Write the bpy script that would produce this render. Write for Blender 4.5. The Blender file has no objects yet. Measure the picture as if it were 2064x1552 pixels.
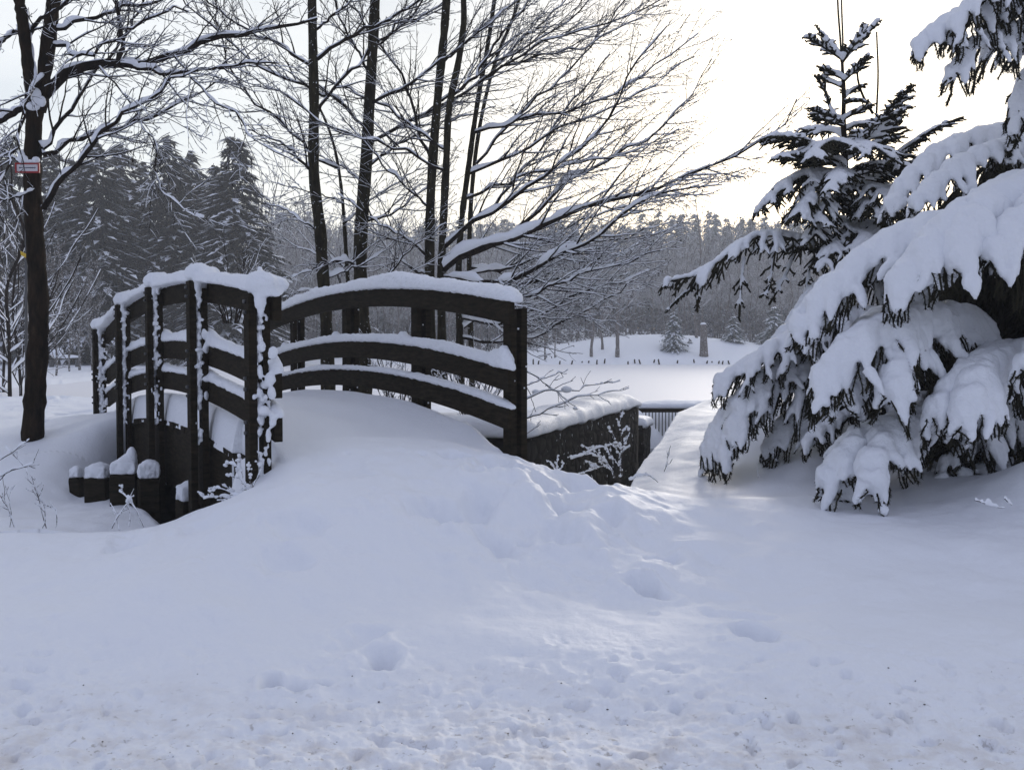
import bpy, math, random
import numpy as np
from mathutils import Vector
random.seed(7); rng = np.random.default_rng(7)
sc = bpy.context.scene
C = sc.collection
# ------------------------------------------------------------------ camera
FPX, CX, CY = 2007.0, 1032.0, 776.0
CAMZ = 1.2
PITCH = math.atan((CY-700.0)/FPX)
cam_d = bpy.data.cameras.new('camera'); cam = bpy.data.objects.new('camera', cam_d); C.objects.link(cam)
cam_d.sensor_width = 36.0; cam_d.lens = 36.0*FPX/2064.0
cam.location = (0, 0, CAMZ); cam.rotation_euler = (math.pi/2-PITCH, 0, 0)
cam_d.clip_start = 0.05; cam_d.clip_end = 2000
sc.camera = cam
# ------------------------------------------------------------------ world and sun
SUN_AZ, SUN_EL = math.radians(16.0), math.radians(11.5)
sdir = Vector((math.sin(SUN_AZ)*math.cos(SUN_EL), math.cos(SUN_AZ)*math.cos(SUN_EL), math.sin(SUN_EL)))
w = bpy.data.worlds.new("World"); sc.world = w; w.use_nodes = True
nt = w.node_tree; nt.nodes.clear()
def N(nt, t, **k):
    n = nt.nodes.new(t)
    for a, b in k.items(): setattr(n, a, b)
    return n
def ramp(nt, stops, interp='LINEAR'):
    r = nt.nodes.new('ShaderNodeValToRGB'); r.color_ramp.interpolation = interp
    el = r.color_ramp.elements
    while len(el) < len(stops): el.new(0.5)
    for e, (p, c) in zip(el, stops):
        e.position = p; e.color = (*c, 1) if len(c) == 3 else c
    return r
def mth(nt, op, a, b=None, clamp=False):
    m = nt.nodes.new('ShaderNodeMath'); m.operation = op; m.use_clamp = clamp
    for i, v in enumerate((a, b)):
        if v is None: continue
        if isinstance(v, (int, float)): m.inputs[i].default_value = v
        else: nt.links.new(v, m.inputs[i])
    return m.outputs[0]
def mixc(nt, f, a, b, bt='MIX'):
    m = nt.nodes.new('ShaderNodeMix'); m.data_type = 'RGBA'; m.blend_type = bt
    for i, v in ((0, f), (6, a), (7, b)):
        if isinstance(v, (int, float)): m.inputs[i].default_value = v
        elif isinstance(v, tuple): m.inputs[i].default_value = (*v, 1) if len(v) == 3 else v
        else: nt.links.new(v, m.inputs[i])
    return m.outputs[2]
sky = N(nt, 'ShaderNodeTexSky', sky_type='NISHITA', sun_disc=False, sun_elevation=SUN_EL, sun_rotation=SUN_AZ)
bg1 = N(nt, 'ShaderNodeBackground'); nt.links.new(sky.outputs[0], bg1.inputs[0]); bg1.inputs[1].default_value = 0.05
tc = N(nt, 'ShaderNodeTexCoord')
dt = N(nt, 'ShaderNodeVectorMath', operation='DOT_PRODUCT'); nt.links.new(tc.outputs['Generated'], dt.inputs[0]); dt.inputs[1].default_value = sdir
sep = N(nt, 'ShaderNodeSeparateXYZ'); nt.links.new(tc.outputs['Generated'], sep.inputs[0])
# overcast veil: bright towards the low sun, dim and blue overhead and behind
grad = ramp(nt, [(0.0, (0.36, 0.375, 0.52)), (0.50, (0.41, 0.425, 0.57)), (0.75, (0.56, 0.58, 0.665)), (0.90, (0.77, 0.77, 0.77)), (0.965, (0.69, 0.695, 0.70)), (0.988, (0.80, 0.795, 0.78)), (1.0, (1.20, 1.15, 1.05))])
d01 = mth(nt, 'MULTIPLY_ADD', dt.outputs['Value'], 0.5); d01.node.inputs[2].default_value = 0.5
nt.links.new(d01, grad.inputs[0])
noi = N(nt, 'ShaderNodeTexNoise'); noi.inputs['Scale'].default_value = 2.2; noi.inputs['Detail'].default_value = 5; noi.inputs['Roughness'].default_value = 0.55
mp = N(nt, 'ShaderNodeMapping'); mp.inputs['Scale'].default_value = (1, 1, 3.0); mp.inputs['Location'].default_value = (3.1, 0.4, 0.2)
nt.links.new(tc.outputs['Generated'], mp.inputs[0]); nt.links.new(mp.outputs[0], noi.inputs[0])
cl = ramp(nt, [(0.38, (0.84, 0.87, 0.90)), (0.60, (1.10, 1.09, 1.06))]); nt.links.new(noi.outputs[0], cl.inputs[0])
veil = mixc(nt, 1.0, grad.outputs[0], cl.outputs[0], 'MULTIPLY')
bg2 = N(nt, 'ShaderNodeBackground'); nt.links.new(veil, bg2.inputs[0]); bg2.inputs[1].default_value = 1.0
add = N(nt, 'ShaderNodeAddShader'); nt.links.new(bg1.outputs[0], add.inputs[0]); nt.links.new(bg2.outputs[0], add.inputs[1])
wo = N(nt, 'ShaderNodeOutputWorld'); nt.links.new(add.outputs[0], wo.inputs[0])
sl = bpy.data.lights.new('sun', 'SUN'); so = bpy.data.objects.new('sun', sl); C.objects.link(so)
sl.energy = 1.4; sl.angle = math.radians(14); sl.color = (1.0, 0.93, 0.84)
so.rotation_euler = (-sdir).to_track_quat('-Z', 'Y').to_euler()
sc.view_settings.view_transform = 'Standard'; sc.view_settings.look = 'None'; sc.view_settings.exposure = 0.0; sc.view_settings.gamma = 1.0
sc.cycles.max_bounces = 6; sc.cycles.diffuse_bounces = 3; sc.cycles.glossy_bounces = 2; sc.cycles.volume_bounces = 1; sc.cycles.transparent_max_bounces = 4
sc.cycles.use_denoising = True
# ------------------------------------------------------------------ helpers
UP = np.array([0., 0., 1.])
def P(px, py, d):
    a = (px-CX)/FPX; b = (CY-py)/FPX
    dy = math.cos(PITCH)+b*math.sin(PITCH); dz = -math.sin(PITCH)+b*math.cos(PITCH)
    t = d/dy
    return np.array([a*t, d, CAMZ+dz*t])
def PP(lst): return np.array([P(*q) for q in lst])
def sstep(a, b, x):
    t = np.clip((x-a)/(b-a), 0, 1); return t*t*(3-2*t)
_tab = rng.random((256, 256))
def vnoise(x, y):
    xi = np.floor(x).astype(np.int64); yi = np.floor(y).astype(np.int64)
    fx = x-xi; fy = y-yi; fx = fx*fx*(3-2*fx); fy = fy*fy*(3-2*fy)
    a = _tab[xi & 255, yi & 255]; b = _tab[(xi+1) & 255, yi & 255]; c = _tab[xi & 255, (yi+1) & 255]; d = _tab[(xi+1) & 255, (yi+1) & 255]
    return (a*(1-fx)+b*fx)*(1-fy)+(c*(1-fx)+d*fx)*fy
def fbm(x, y, o=4, g=0.5):
    s = 0; a = 1; n = 0
    for i in range(o):
        s = s+a*(vnoise(x*2.03**i+17.3*i, y*2.03**i+5.7*i)-0.5); n += a; a *= g
    return s/n
def unit(v): return v/np.maximum(np.linalg.norm(v, axis=-1, keepdims=True), 1e-9)
class MB:
    def __init__(s): s.v = []; s.f = {3: [], 4: []}; s.n = 0; s.loose = []
    def add(s, v, f):
        v = np.asarray(v, float).reshape(-1, 3); f = np.asarray(f, dtype=np.int64)
        s.v.append(v); s.f[f.shape[1]].append(f+s.n); s.n += len(v)
    def box(s, c, X, Y, Z):
        c, X, Y, Z = map(np.asarray, (c, X, Y, Z))
        v = [c+i*X+j*Y+k*Z for k in (-.5, .5) for j in (-.5, .5) for i in (-.5, .5)]
        s.add(v, [[0, 2, 3, 1], [4, 5, 7, 6], [0, 1, 5, 4], [2, 6, 7, 3], [0, 4, 6, 2], [1, 3, 7, 5]])
    def grid(s, V):   # V (n,m,3)
        n, m = V.shape[:2]; i = np.arange(n*m).reshape(n, m)
        s.add(V.reshape(-1, 3), np.stack([i[:-1, :-1], i[:-1, 1:], i[1:, 1:], i[1:, :-1]], -1).reshape(-1, 4))
    def rings(s, R, caps=True):   # R (B,n,k,3) stacks of rings
        B, n, k = R.shape[:3]
        i = np.arange(B*n*k).reshape(B, n, k); j = np.roll(i, -1, axis=2)
        f = np.stack([i[:, :-1], j[:, :-1], j[:, 1:], i[:, 1:]], -1).reshape(-1, 4)
        base = s.n; s.add(R.reshape(-1, 3), f)
        if caps:
            c0 = R[:, 0].mean(1); c1 = R[:, -1].mean(1); n0 = s.n
            s.v.append(np.concatenate([c0, c1])); s.n += 2*B
            a = (np.arange(B)+n0)[:, None]; b = (np.arange(B)+n0+B)[:, None]
            i0 = i[:, 0]+base; j0 = j[:, 0]+base; i1 = i[:, -1]+base; j1 = j[:, -1]+base
            s.f[3].append(np.stack([j0, i0, np.broadcast_to(a, i0.shape)], -1).reshape(-1, 3))
            s.f[3].append(np.stack([i1, j1, np.broadcast_to(b, i1.shape)], -1).reshape(-1, 3))
    def tubes(s, paths, radii, k=5, caps=True, lift=None, hh=None):
        """many tubes at once; lift raises the centre line, hh gives the vertical half-height"""
        by = {}
        for q, p in enumerate(paths): by.setdefault(len(p), []).append(q)
        for n, idx in by.items():
            Pn = np.array([paths[q] for q in idx]); r = np.array([radii[q] for q in idx])
            T = unit(np.gradient(Pn, axis=1))
            chord = unit(Pn[:, -1]-Pn[:, 0])
            ref = np.where(np.abs(chord[:, 2:3]) > 0.93, np.array([[1., 0, 0]]), UP[None])
            S = unit(np.cross(T, ref[:, None, :])); U = np.cross(S, T)
            cen = Pn; h = r
            if hh is not None: h = np.array([hh[q] for q in idx])
            if lift is not None:
                cen = Pn+U*np.array([lift[q] for q in idx])[..., None]
            an = np.arange(k)*2*math.pi/k
            R = cen[:, :, None]+S[:, :, None]*(r[..., None]*np.cos(an))[..., None]+U[:, :, None]*(h[..., None]*np.sin(an))[..., None]
            s.rings(R, caps)
    def blob(s, c, r, seg=10, rg=7):
        r = np.broadcast_to(np.asarray(r, float), 3)
        th = np.linspace(0.12, math.pi-0.12, rg); an = np.arange(seg)*2*math.pi/seg
        R = np.stack([np.sin(th)[:, None]*np.cos(an), np.sin(th)[:, None]*np.sin(an), np.repeat(np.cos(th)[:, None], seg, 1)], -1)[::-1]*r+np.asarray(c)
        s.rings(R[None])
    def build(s, name, mat=None, parent=None, smooth=True):
        me = bpy.data.meshes.new(name)
        V = np.concatenate(s.v) if s.v else np.zeros((0, 3))
        F3 = np.concatenate(s.f[3]) if s.f[3] else np.zeros((0, 3), int); F4 = np.concatenate(s.f[4]) if s.f[4] else np.zeros((0, 4), int)
        me.vertices.add(len(V)); me.vertices.foreach_set('co', V.astype(np.float32).ravel())
        nl = F3.size+F4.size; me.loops.add(nl); me.loops.foreach_set('vertex_index', np.concatenate([F3.ravel(), F4.ravel()]).astype(np.int32))
        me.polygons.add(len(F3)+len(F4))
        st = np.concatenate([np.arange(len(F3))*3, F3.size+np.arange(len(F4))*4]).astype(np.int32)
        me.polygons.foreach_set('loop_start', st)
        me.update(calc_edges=True); me.validate()
        me.polygons.foreach_set('use_smooth', np.full(len(me.polygons), smooth))
        o = bpy.data.objects.new(name, me); C.objects.link(o)
        if mat: me.materials.append(mat)
        if parent is not None: o.parent = parent
        return o
def origin_to(o, loc):
    """moves a mesh object's origin to loc without moving its shape"""
    loc = np.asarray(loc, float); me = o.data; n = len(me.vertices)
    a = np.empty(n*3, np.float32); me.vertices.foreach_get('co', a)
    me.vertices.foreach_set('co', (a.reshape(-1, 3)-loc).astype(np.float32).ravel()); me.update()
    o.location = loc
def remesh(o, vox, smooth=4, noise=0.0, nscale=0.1):
    m = o.modifiers.new('r', 'REMESH'); m.mode = 'VOXEL'; m.voxel_size = vox; m.use_smooth_shade = True
    if smooth:
        q = o.modifiers.new('s', 'SMOOTH'); q.factor = 0.5; q.iterations = smooth
    if noise:
        t = bpy.data.textures.new('n', 'CLOUDS'); t.noise_scale = nscale; t.noise_depth = 2
        d = o.modifiers.new('d', 'DISPLACE'); d.texture = t; d.strength = noise; d.mid_level = 0.5; d.texture_coords = 'GLOBAL'
        t = bpy.data.textures.new('n', 'CLOUDS'); t.noise_scale = 0.022; t.noise_depth = 1
        d = o.modifiers.new('d', 'DISPLACE'); d.texture = t; d.strength = min(noise*.55, .008); d.mid_level = 0.5; d.texture_coords = 'GLOBAL'
    dg = bpy.context.evaluated_depsgraph_get(); me = bpy.data.meshes.new_from_object(o.evaluated_get(dg))
    old = o.data; o.modifiers.clear(); o.data = me; me.name = old.name; bpy.data.meshes.remove(old)
    me.polygons.foreach_set('use_smooth', np.full(len(me.polygons), True))
    return o
def tag(o, label=None, cat=None, group=None, kind=None):
    if label: o['label'] = label
    if cat: o['category'] = cat
    if group: o['group'] = group
    if kind: o['kind'] = kind
    return o
def thing(name, loc, label, cat, group=None):
    o = bpy.data.objects.new(name, None); C.objects.link(o); o.location = loc; o.empty_display_size = 0.2
    return tag(o, label, cat, group)
def part(mb, name, mat, root, smooth=True):
    """world-space mesh parented to a thing whose origin is elsewhere"""
    o = mb.build(name, mat, None, smooth)
    if root is not None:
        loc = np.array(root.matrix_world.translation) if root.parent else np.array(root.location)
        a = np.empty(len(o.data.vertices)*3, np.float32); o.data.vertices.foreach_get('co', a)
        o.data.vertices.foreach_set('co', (a.reshape(-1, 3)-world_loc(root)).astype(np.float32).ravel()); o.parent = root
    return o
def settle(o, root):
    a = np.empty(len(o.data.vertices)*3, np.float32); o.data.vertices.foreach_get('co', a)
    o.data.vertices.foreach_set('co', (a.reshape(-1, 3)-world_loc(root)).astype(np.float32).ravel()); o.parent = root
def world_loc(o):
    p = np.zeros(3)
    while o is not None: p = p+np.array(o.location); o = o.parent
    return p
def copy_tree(o, parent=None):
    c = o.copy(); C.objects.link(c)
    if parent is not None: c.parent = parent
    for ch in list(o.children): copy_tree(ch, c)
    return c
def resample(p, n):
    p = np.asarray(p, float); d = np.r_[0, np.cumsum(np.linalg.norm(np.diff(p, axis=0), axis=1))]
    # smooth interpolation of a control polyline (Catmull-Rom)
    t = np.linspace(0, d[-1], n); out = np.empty((n, 3)); m = np.gradient(p, d, axis=0) if len(p) > 2 else np.repeat((p[1:]-p[:1])/d[-1], 2, 0)
    i = np.clip(np.searchsorted(d, t, 'right')-1, 0, len(p)-2); h = (d[i+1]-d[i])[:, None]; u = ((t-d[i])[:, None])/h
    return (2*u**3-3*u**2+1)*p[i]+(u**3-2*u**2+u)*h*m[i]+(-2*u**3+3*u**2)*p[i+1]+(u**3-u**2)*h*m[i+1]
def plen(p): return float(np.linalg.norm(np.diff(p, axis=0), axis=1).sum())
# ------------------------------------------------------------------ materials
def mat(name, col, rough=0.7, spec=0.3):
    m = bpy.data.materials.new(name); m.use_nodes = True; b = m.node_tree.nodes['Principled BSDF']
    b.inputs['Base Color'].default_value = (*col, 1); b.inputs['Roughness'].default_value = rough; b.inputs['Specular IOR Level'].default_value = spec
    return m, m.node_tree, b
def noise(nt, scale, detail=4, rough=0.55, vec=None, stretch=None):
    n = N(nt, 'ShaderNodeTexNoise'); n.inputs['Scale'].default_value = scale; n.inputs['Detail'].default_value = detail; n.inputs['Roughness'].default_value = rough
    g = N(nt, 'ShaderNodeNewGeometry'); src = g.outputs['Position']
    if stretch:
        mp = N(nt, 'ShaderNodeMapping'); mp.inputs['Scale'].default_value = stretch; nt.links.new(src, mp.inputs[0]); src = mp.outputs[0]
    nt.links.new(src, n.inputs['Vector']); return n.outputs[0]
def bump(nt, b, hsrc, strength, dist, prev=None):
    bp = N(nt, 'ShaderNodeBump'); bp.inputs['Strength'].default_value = strength; bp.inputs['Distance'].default_value = dist
    nt.links.new(hsrc, bp.inputs['Height'])
    if prev: nt.links.new(prev, bp.inputs['Normal'])
    nt.links.new(bp.outputs[0], b.inputs['Normal']); return bp.outputs[0]
def snow_mat(name, fine=1.0, spec=0.25, rough=0.55, col=(0.86, 0.88, 0.92)):
    m, t, b = mat(name, col, rough, spec)
    p = bump(t, b, noise(t, 28, 5, 0.65), 0.5*fine, 0.03)
    bump(t, b, noise(t, 230, 3, 0.7), 0.55*fine, 0.005, p)
    return m
SNOW = snow_mat('snow')
SNOWB = snow_mat('branch_snow', 0.3)
# ground snow: same snow, with traffic dirt and grit ground into the road edge
GS, t_, b_ = mat('ground_snow', (0.86, 0.88, 0.92), 0.55, 0.25)
p_ = bump(t_, b_, noise(t_, 9, 5, 0.55), 0.22, 0.03)
p_ = bump(t_, b_, noise(t_, 60, 4, 0.6), 0.35, 0.010, p_)
bump(t_, b_, noise(t_, 330, 3, 0.7), 0.45, 0.003, p_)
g_ = N(t_, 'ShaderNodeNewGeometry'); s_ = N(t_, 'ShaderNodeSeparateXYZ'); t_.links.new(g_.outputs['Position'], s_.inputs[0])
edge = mth(t_, 'MULTIPLY_ADD', noise(t_, 1.6, 3), 0.9); t_.links.new(s_.outputs[1], edge.node.inputs[2])
mr = N(t_, 'ShaderNodeMapRange'); t_.links.new(edge, mr.inputs[0]); mr.inputs[1].default_value = 3.35; mr.inputs[2].default_value = 4.0; mr.inputs[3].default_value = 1; mr.inputs[4].default_value = 0
patch = ramp(t_, [(0.45, (0, 0, 0)), (0.66, (1, 1, 1))]); t_.links.new(noise(t_, 7, 6, 0.62), patch.inputs[0])
grit = ramp(t_, [(0.60, (0, 0, 0)), (0.67, (1, 1, 1))]); t_.links.new(noise(t_, 26, 5, 0.65), grit.inputs[0])
f1 = mth(t_, 'MULTIPLY', mth(t_, 'MULTIPLY', patch.outputs[0], mr.outputs[0]), 0.50)
f2 = mth(t_, 'MULTIPLY', mth(t_, 'MULTIPLY', grit.outputs[0], mr.outputs[0]), 0.65)
c_ = mixc(t_, f1, (0.86, 0.88, 0.92), (0.56, 0.50, 0.45)); c_ = mixc(t_, f2, c_, (0.25, 0.21, 0.17))
t_.links.new(c_, b_.inputs['Base Color'])
LAKE, t_, b_ = mat('lake_snow', (0.80, 0.80, 0.82), 0.6, 0.2); bump(t_, b_, noise(t_, 0.7, 5, stretch=(1, .4, 1)), 0.15, 0.05)
def bark(name, c1, c2, flecks=0.0):
    m, t, b = mat(name, c1, 0.9, 0.06)
    r = ramp(t, [(0.38, c1), (0.60, c2), (0.72, tuple(q*1.9 for q in c2))]); t.links.new(noise(t, 16, 6, 0.7, stretch=(1, 1, .3)), r.inputs[0]); col = r.outputs[0]
    if flecks:
        fr = ramp(t, [(0.655-flecks, (0, 0, 0)), (0.69-flecks, (1, 1, 1))]); t.links.new(noise(t, 30, 4, 0.6), fr.inputs[0])
        col = mixc(t, fr.outputs[0], col, (0.8, 0.82, 0.86))
    t.links.new(col, b.inputs['Base Color'])
    bump(t, b, noise(t, 40, 5, 0.65, stretch=(1, 1, .25)), 0.7, 0.02); return m
BARK = bark('alder_bark', (0.012, 0.010, 0.006), (0.036, 0.031, 0.018), 0.0005)
BARK2 = bark('brown_bark', (0.008, 0.006, 0.004), (0.026, 0.017, 0.010))
TWIG = bark('twig_bark', (0.009, 0.007, 0.006), (0.024, 0.017, 0.013))
FROST = bark('frosted_bark', (0.06, 0.05, 0.045), (0.11, 0.10, 0.09), 0.09)
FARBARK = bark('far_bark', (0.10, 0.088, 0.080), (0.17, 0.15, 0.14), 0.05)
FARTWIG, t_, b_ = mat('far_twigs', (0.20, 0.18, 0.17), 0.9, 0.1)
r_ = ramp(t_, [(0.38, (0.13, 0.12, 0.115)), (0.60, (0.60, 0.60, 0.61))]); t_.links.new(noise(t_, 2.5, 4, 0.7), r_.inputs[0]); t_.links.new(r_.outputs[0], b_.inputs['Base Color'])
NEEDLE, t_, b_ = mat('spruce_needles', (0.03, 0.035, 0.02), 0.8, 0.08)
r_ = ramp(t_, [(0.35, (0.011, 0.010, 0.006)), (0.7, (0.030, 0.027, 0.015))]); t_.links.new(noise(t_, 9, 3), r_.inputs[0]); t_.links.new(r_.outputs[0], b_.inputs['Base Color'])
CONIF, t_, b_ = mat('conifer_foliage', (0.03, 0.04, 0.03), 0.8, 0.15)
r_ = ramp(t_, [(0.35, (0.003, 0.004, 0.004)), (0.7, (0.014, 0.018, 0.017))]); t_.links.new(noise(t_, 1.3, 4), r_.inputs[0]); t_.links.new(r_.outputs[0], b_.inputs['Base Color'])
CFROST, t_, b_ = mat('frosted_conifer', (0.1, 0.12, 0.12), 0.8, 0.15)
r_ = ramp(t_, [(0.4, (0.085, 0.105, 0.105)), (0.7, (0.28, 0.32, 0.32))]); t_.links.new(noise(t_, 0.9, 4), r_.inputs[0]); t_.links.new(r_.outputs[0], b_.inputs['Base Color'])
WOOD, t_, b_ = mat('dark_wood', (0.02, 0.017, 0.013), 0.85, 0.06)
r_ = ramp(t_, [(0.3, (0.008, 0.0065, 0.0042)), (0.62, (0.028, 0.022, 0.014)), (0.80, (0.055, 0.046, 0.034))]); t_.links.new(noise(t_, 9, 6, 0.65, stretch=(1, 1, 5)), r_.inputs[0]); t_.links.new(r_.outputs[0], b_.inputs['Base Color'])
bump(t_, b_, noise(t_, 30, 5, 0.65, stretch=(1, 1, 4)), 0.4, 0.006)
STONE, t_, b_ = mat('dark_stone', (0.04, 0.035, 0.03), 0.9, 0.2)
v_ = N(t_, 'ShaderNodeTexVoronoi', feature='DISTANCE_TO_EDGE'); v_.inputs['Scale'].default_value = 5; g_ = N(t_, 'ShaderNodeNewGeometry')
mp_ = N(t_, 'ShaderNodeMapping'); mp_.inputs['Scale'].default_value = (1, 1, 1.9); t_.links.new(g_.outputs['Position'], mp_.inputs[0]); t_.links.new(mp_.outputs[0], v_.inputs['Vector'])
r_ = ramp(t_, [(0.0, (0.005, 0.0045, 0.004)), (0.10, (0.020, 0.017, 0.014)), (1, (0.034, 0.028, 0.024))]); t_.links.new(v_.outputs[0], r_.inputs[0])
fr_ = ramp(t_, [(0.66, (0, 0, 0)), (0.69, (1, 1, 1))]); t_.links.new(noise(t_, 14, 5, 0.6), fr_.inputs[0])
t_.links.new(mixc(t_, fr_.outputs[0], mixc(t_, noise(t_, 4, 3), r_.outputs[0], (0.014, 0.012, 0.010)), (0.7, 0.72, 0.76)), b_.inputs['Base Color'])
bump(t_, b_, v_.outputs[0], 0.8, 0.05)
WATER, t_, b_ = mat('stream_water', (0.010, 0.011, 0.010), 0.12, 0.5); bump(t_, b_, noise(t_, 5, 3), 0.2, 0.02)
METAL, _, _ = mat('grey_metal', (0.07, 0.07, 0.07), 0.5, 0.5)
RED, _, _ = mat('sign_red', (0.30, 0.02, 0.02), 0.5, 0.4)
WHITEP, _, _ = mat('sign_white', (0.62, 0.60, 0.62), 0.5, 0.4)
INK, _, _ = mat('sign_ink', (0.05, 0.05, 0.09), 0.6, 0.2)
YEL, _, _ = mat('sign_yellow', (0.55, 0.36, 0.02), 0.5, 0.4)
# ------------------------------------------------------------------ bridge frame
D1 = 5.6
LN = np.array([-0.243, 1.0])*D1          # near end of the left railing
E = np.array([-0.533, 0.90]); BL = np.linalg.norm(E)*D1; E = E/np.linalg.norm(E)     # along the bridge
NRM = np.array([E[1], -E[0]])            # across, to the right
BW = 1.56
C0 = LN+NRM*BW/2                         # near end of the axis
def US(x, y):
    dx = x-C0[0]; dy = y-C0[1]; return dx*E[0]+dy*E[1], dx*NRM[0]+dy*NRM[1]
def zrail(t): return 1.5+0.8386*t-0.949*t*t
def zdeck(t): return zrail(np.clip(t, -0.1, 1.1))-1.08
def BP(u, s, z): q = C0+E*u+NRM*s; return np.array([q[0], q[1], z])
# ------------------------------------------------------------------ terrain
Redge = [(-14, 1.5), (-9, 3.2), (-5, 4.7), (-3.6, 5.2), (-2.7, 5.35), (-1.93, 5.42), (-1.58, 5.5), (-1.70, 6.1), (-0.27, 7.0), (0.05, 6.85), (0.14, 6.62), (0.53, 6.35), (0.75, 6.8), (0.90, 7.5), (1.8, 11), (2.58, 13), (3.4, 16.1)]
Ledge = [(1.95, 16.1), (1.30, 12.5), (-0.12, 8.1), (-0.9, 9.6), (-2.6, 9.9), (-3.6, 9.6), (-4.4, 9.1), (-5.2, 8.6), (-9, 6.6), (-14, 5.0)]
POLY = np.array(Redge+Ledge)
def chan_sd(x, y):
    inside = np.zeros(x.shape, bool); dmin = np.full(x.shape, 1e9)
    n = len(POLY)
    for i in range(n):
        ax, ay = POLY[i]; bx, by = POLY[(i+1) % n]
        c = ((ay > y) != (by > y)); xx = (bx-ax)*(y-ay)/((by-ay) if by != ay else 1e-9)+ax
        inside ^= c & (x < xx)
        ex, ey = bx-ax, by-ay; t = np.clip(((x-ax)*ex+(y-ay)*ey)/(ex*ex+ey*ey), 0, 1)
        dmin = np.minimum(dmin, np.hypot(x-ax-t*ex, y-ay-t*ey))
    return np.where(inside, dmin, -dmin)
def gpt(px, py, z):   # point on a level plane
    a = (px-CX)/FPX; d = (CAMZ-z)*FPX/(py-700.0); return a*d, d
PRINTS = []
for px, py, z, r, dep in [(1300, 1190, .12, .085, .10), (1345, 1150, .12, .09, .04), (1535, 1290, .08, .10, .075), (1510, 1240, .1, .12, .03), (765, 1320, .08, .075, .085), (730, 1290, .08, .11, .03),
                      (880, 1115, .16, .13, .07), (960, 1105, .16, .13, .06), (1090, 1060, .2, .12, .07), (1140, 1075, .2, .10, .05), (1000, 1040, .22, .12, .07), (1060, 1010, .25, .12, .06), (960, 1060, .2, .10, .06), (925, 1035, .22, .10, .06),
                      (1180, 1040, .22, .12, .05), (1230, 1085, .2, .10, .05), (1120, 1120, .16, .13, .05), (1000, 1130, .16, .11, .045), (1210, 1010, .26, .10, .05), (1130, 1000, .28, .12, .06),
                      (600, 1140, .16, .12, .035), (420, 1110, .2, .14, .025), (250, 1130, .16, .13, .035), (570, 1180, .14, .10, .03), (700, 1060, .22, .16, .02), (590, 1380, .05, .05, .05), (545, 1370, .05, .04, .05), (640, 1375, .05, .035, .03)]:
    gx, gy = gpt(px, py, z); PRINTS.append((gx, gy, r, dep))
for i in range(60):   # trampled path beyond the left tree
    yy = 10+i*0.55; PRINTS.append((-4.1-(yy-9)*0.47+rng.normal(0, .16)+(0.16 if i % 2 else -.16), yy, .13, .09))
for i in range(70):
    yy = 11+rng.random()*20; PRINTS.append((-4.6-(yy-9)*0.45+rng.normal(0, .7), yy, .16, .06))
def deckz(u, s):
    """top of the snow lying on the deck"""
    t = u/BL
    tread = -0.05*np.exp(-((s-0.12-0.10*np.sin(u*1.7))/0.22)**2)
    bank = 0.05*sstep(0.45, 0.75, np.abs(s))
    return zdeck(t)+0.175+bank+tread+0.03*fbm(u*1.3+4, s*1.8, 3)-0.05*sstep(0.78, 0.9, np.abs(s))
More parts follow.
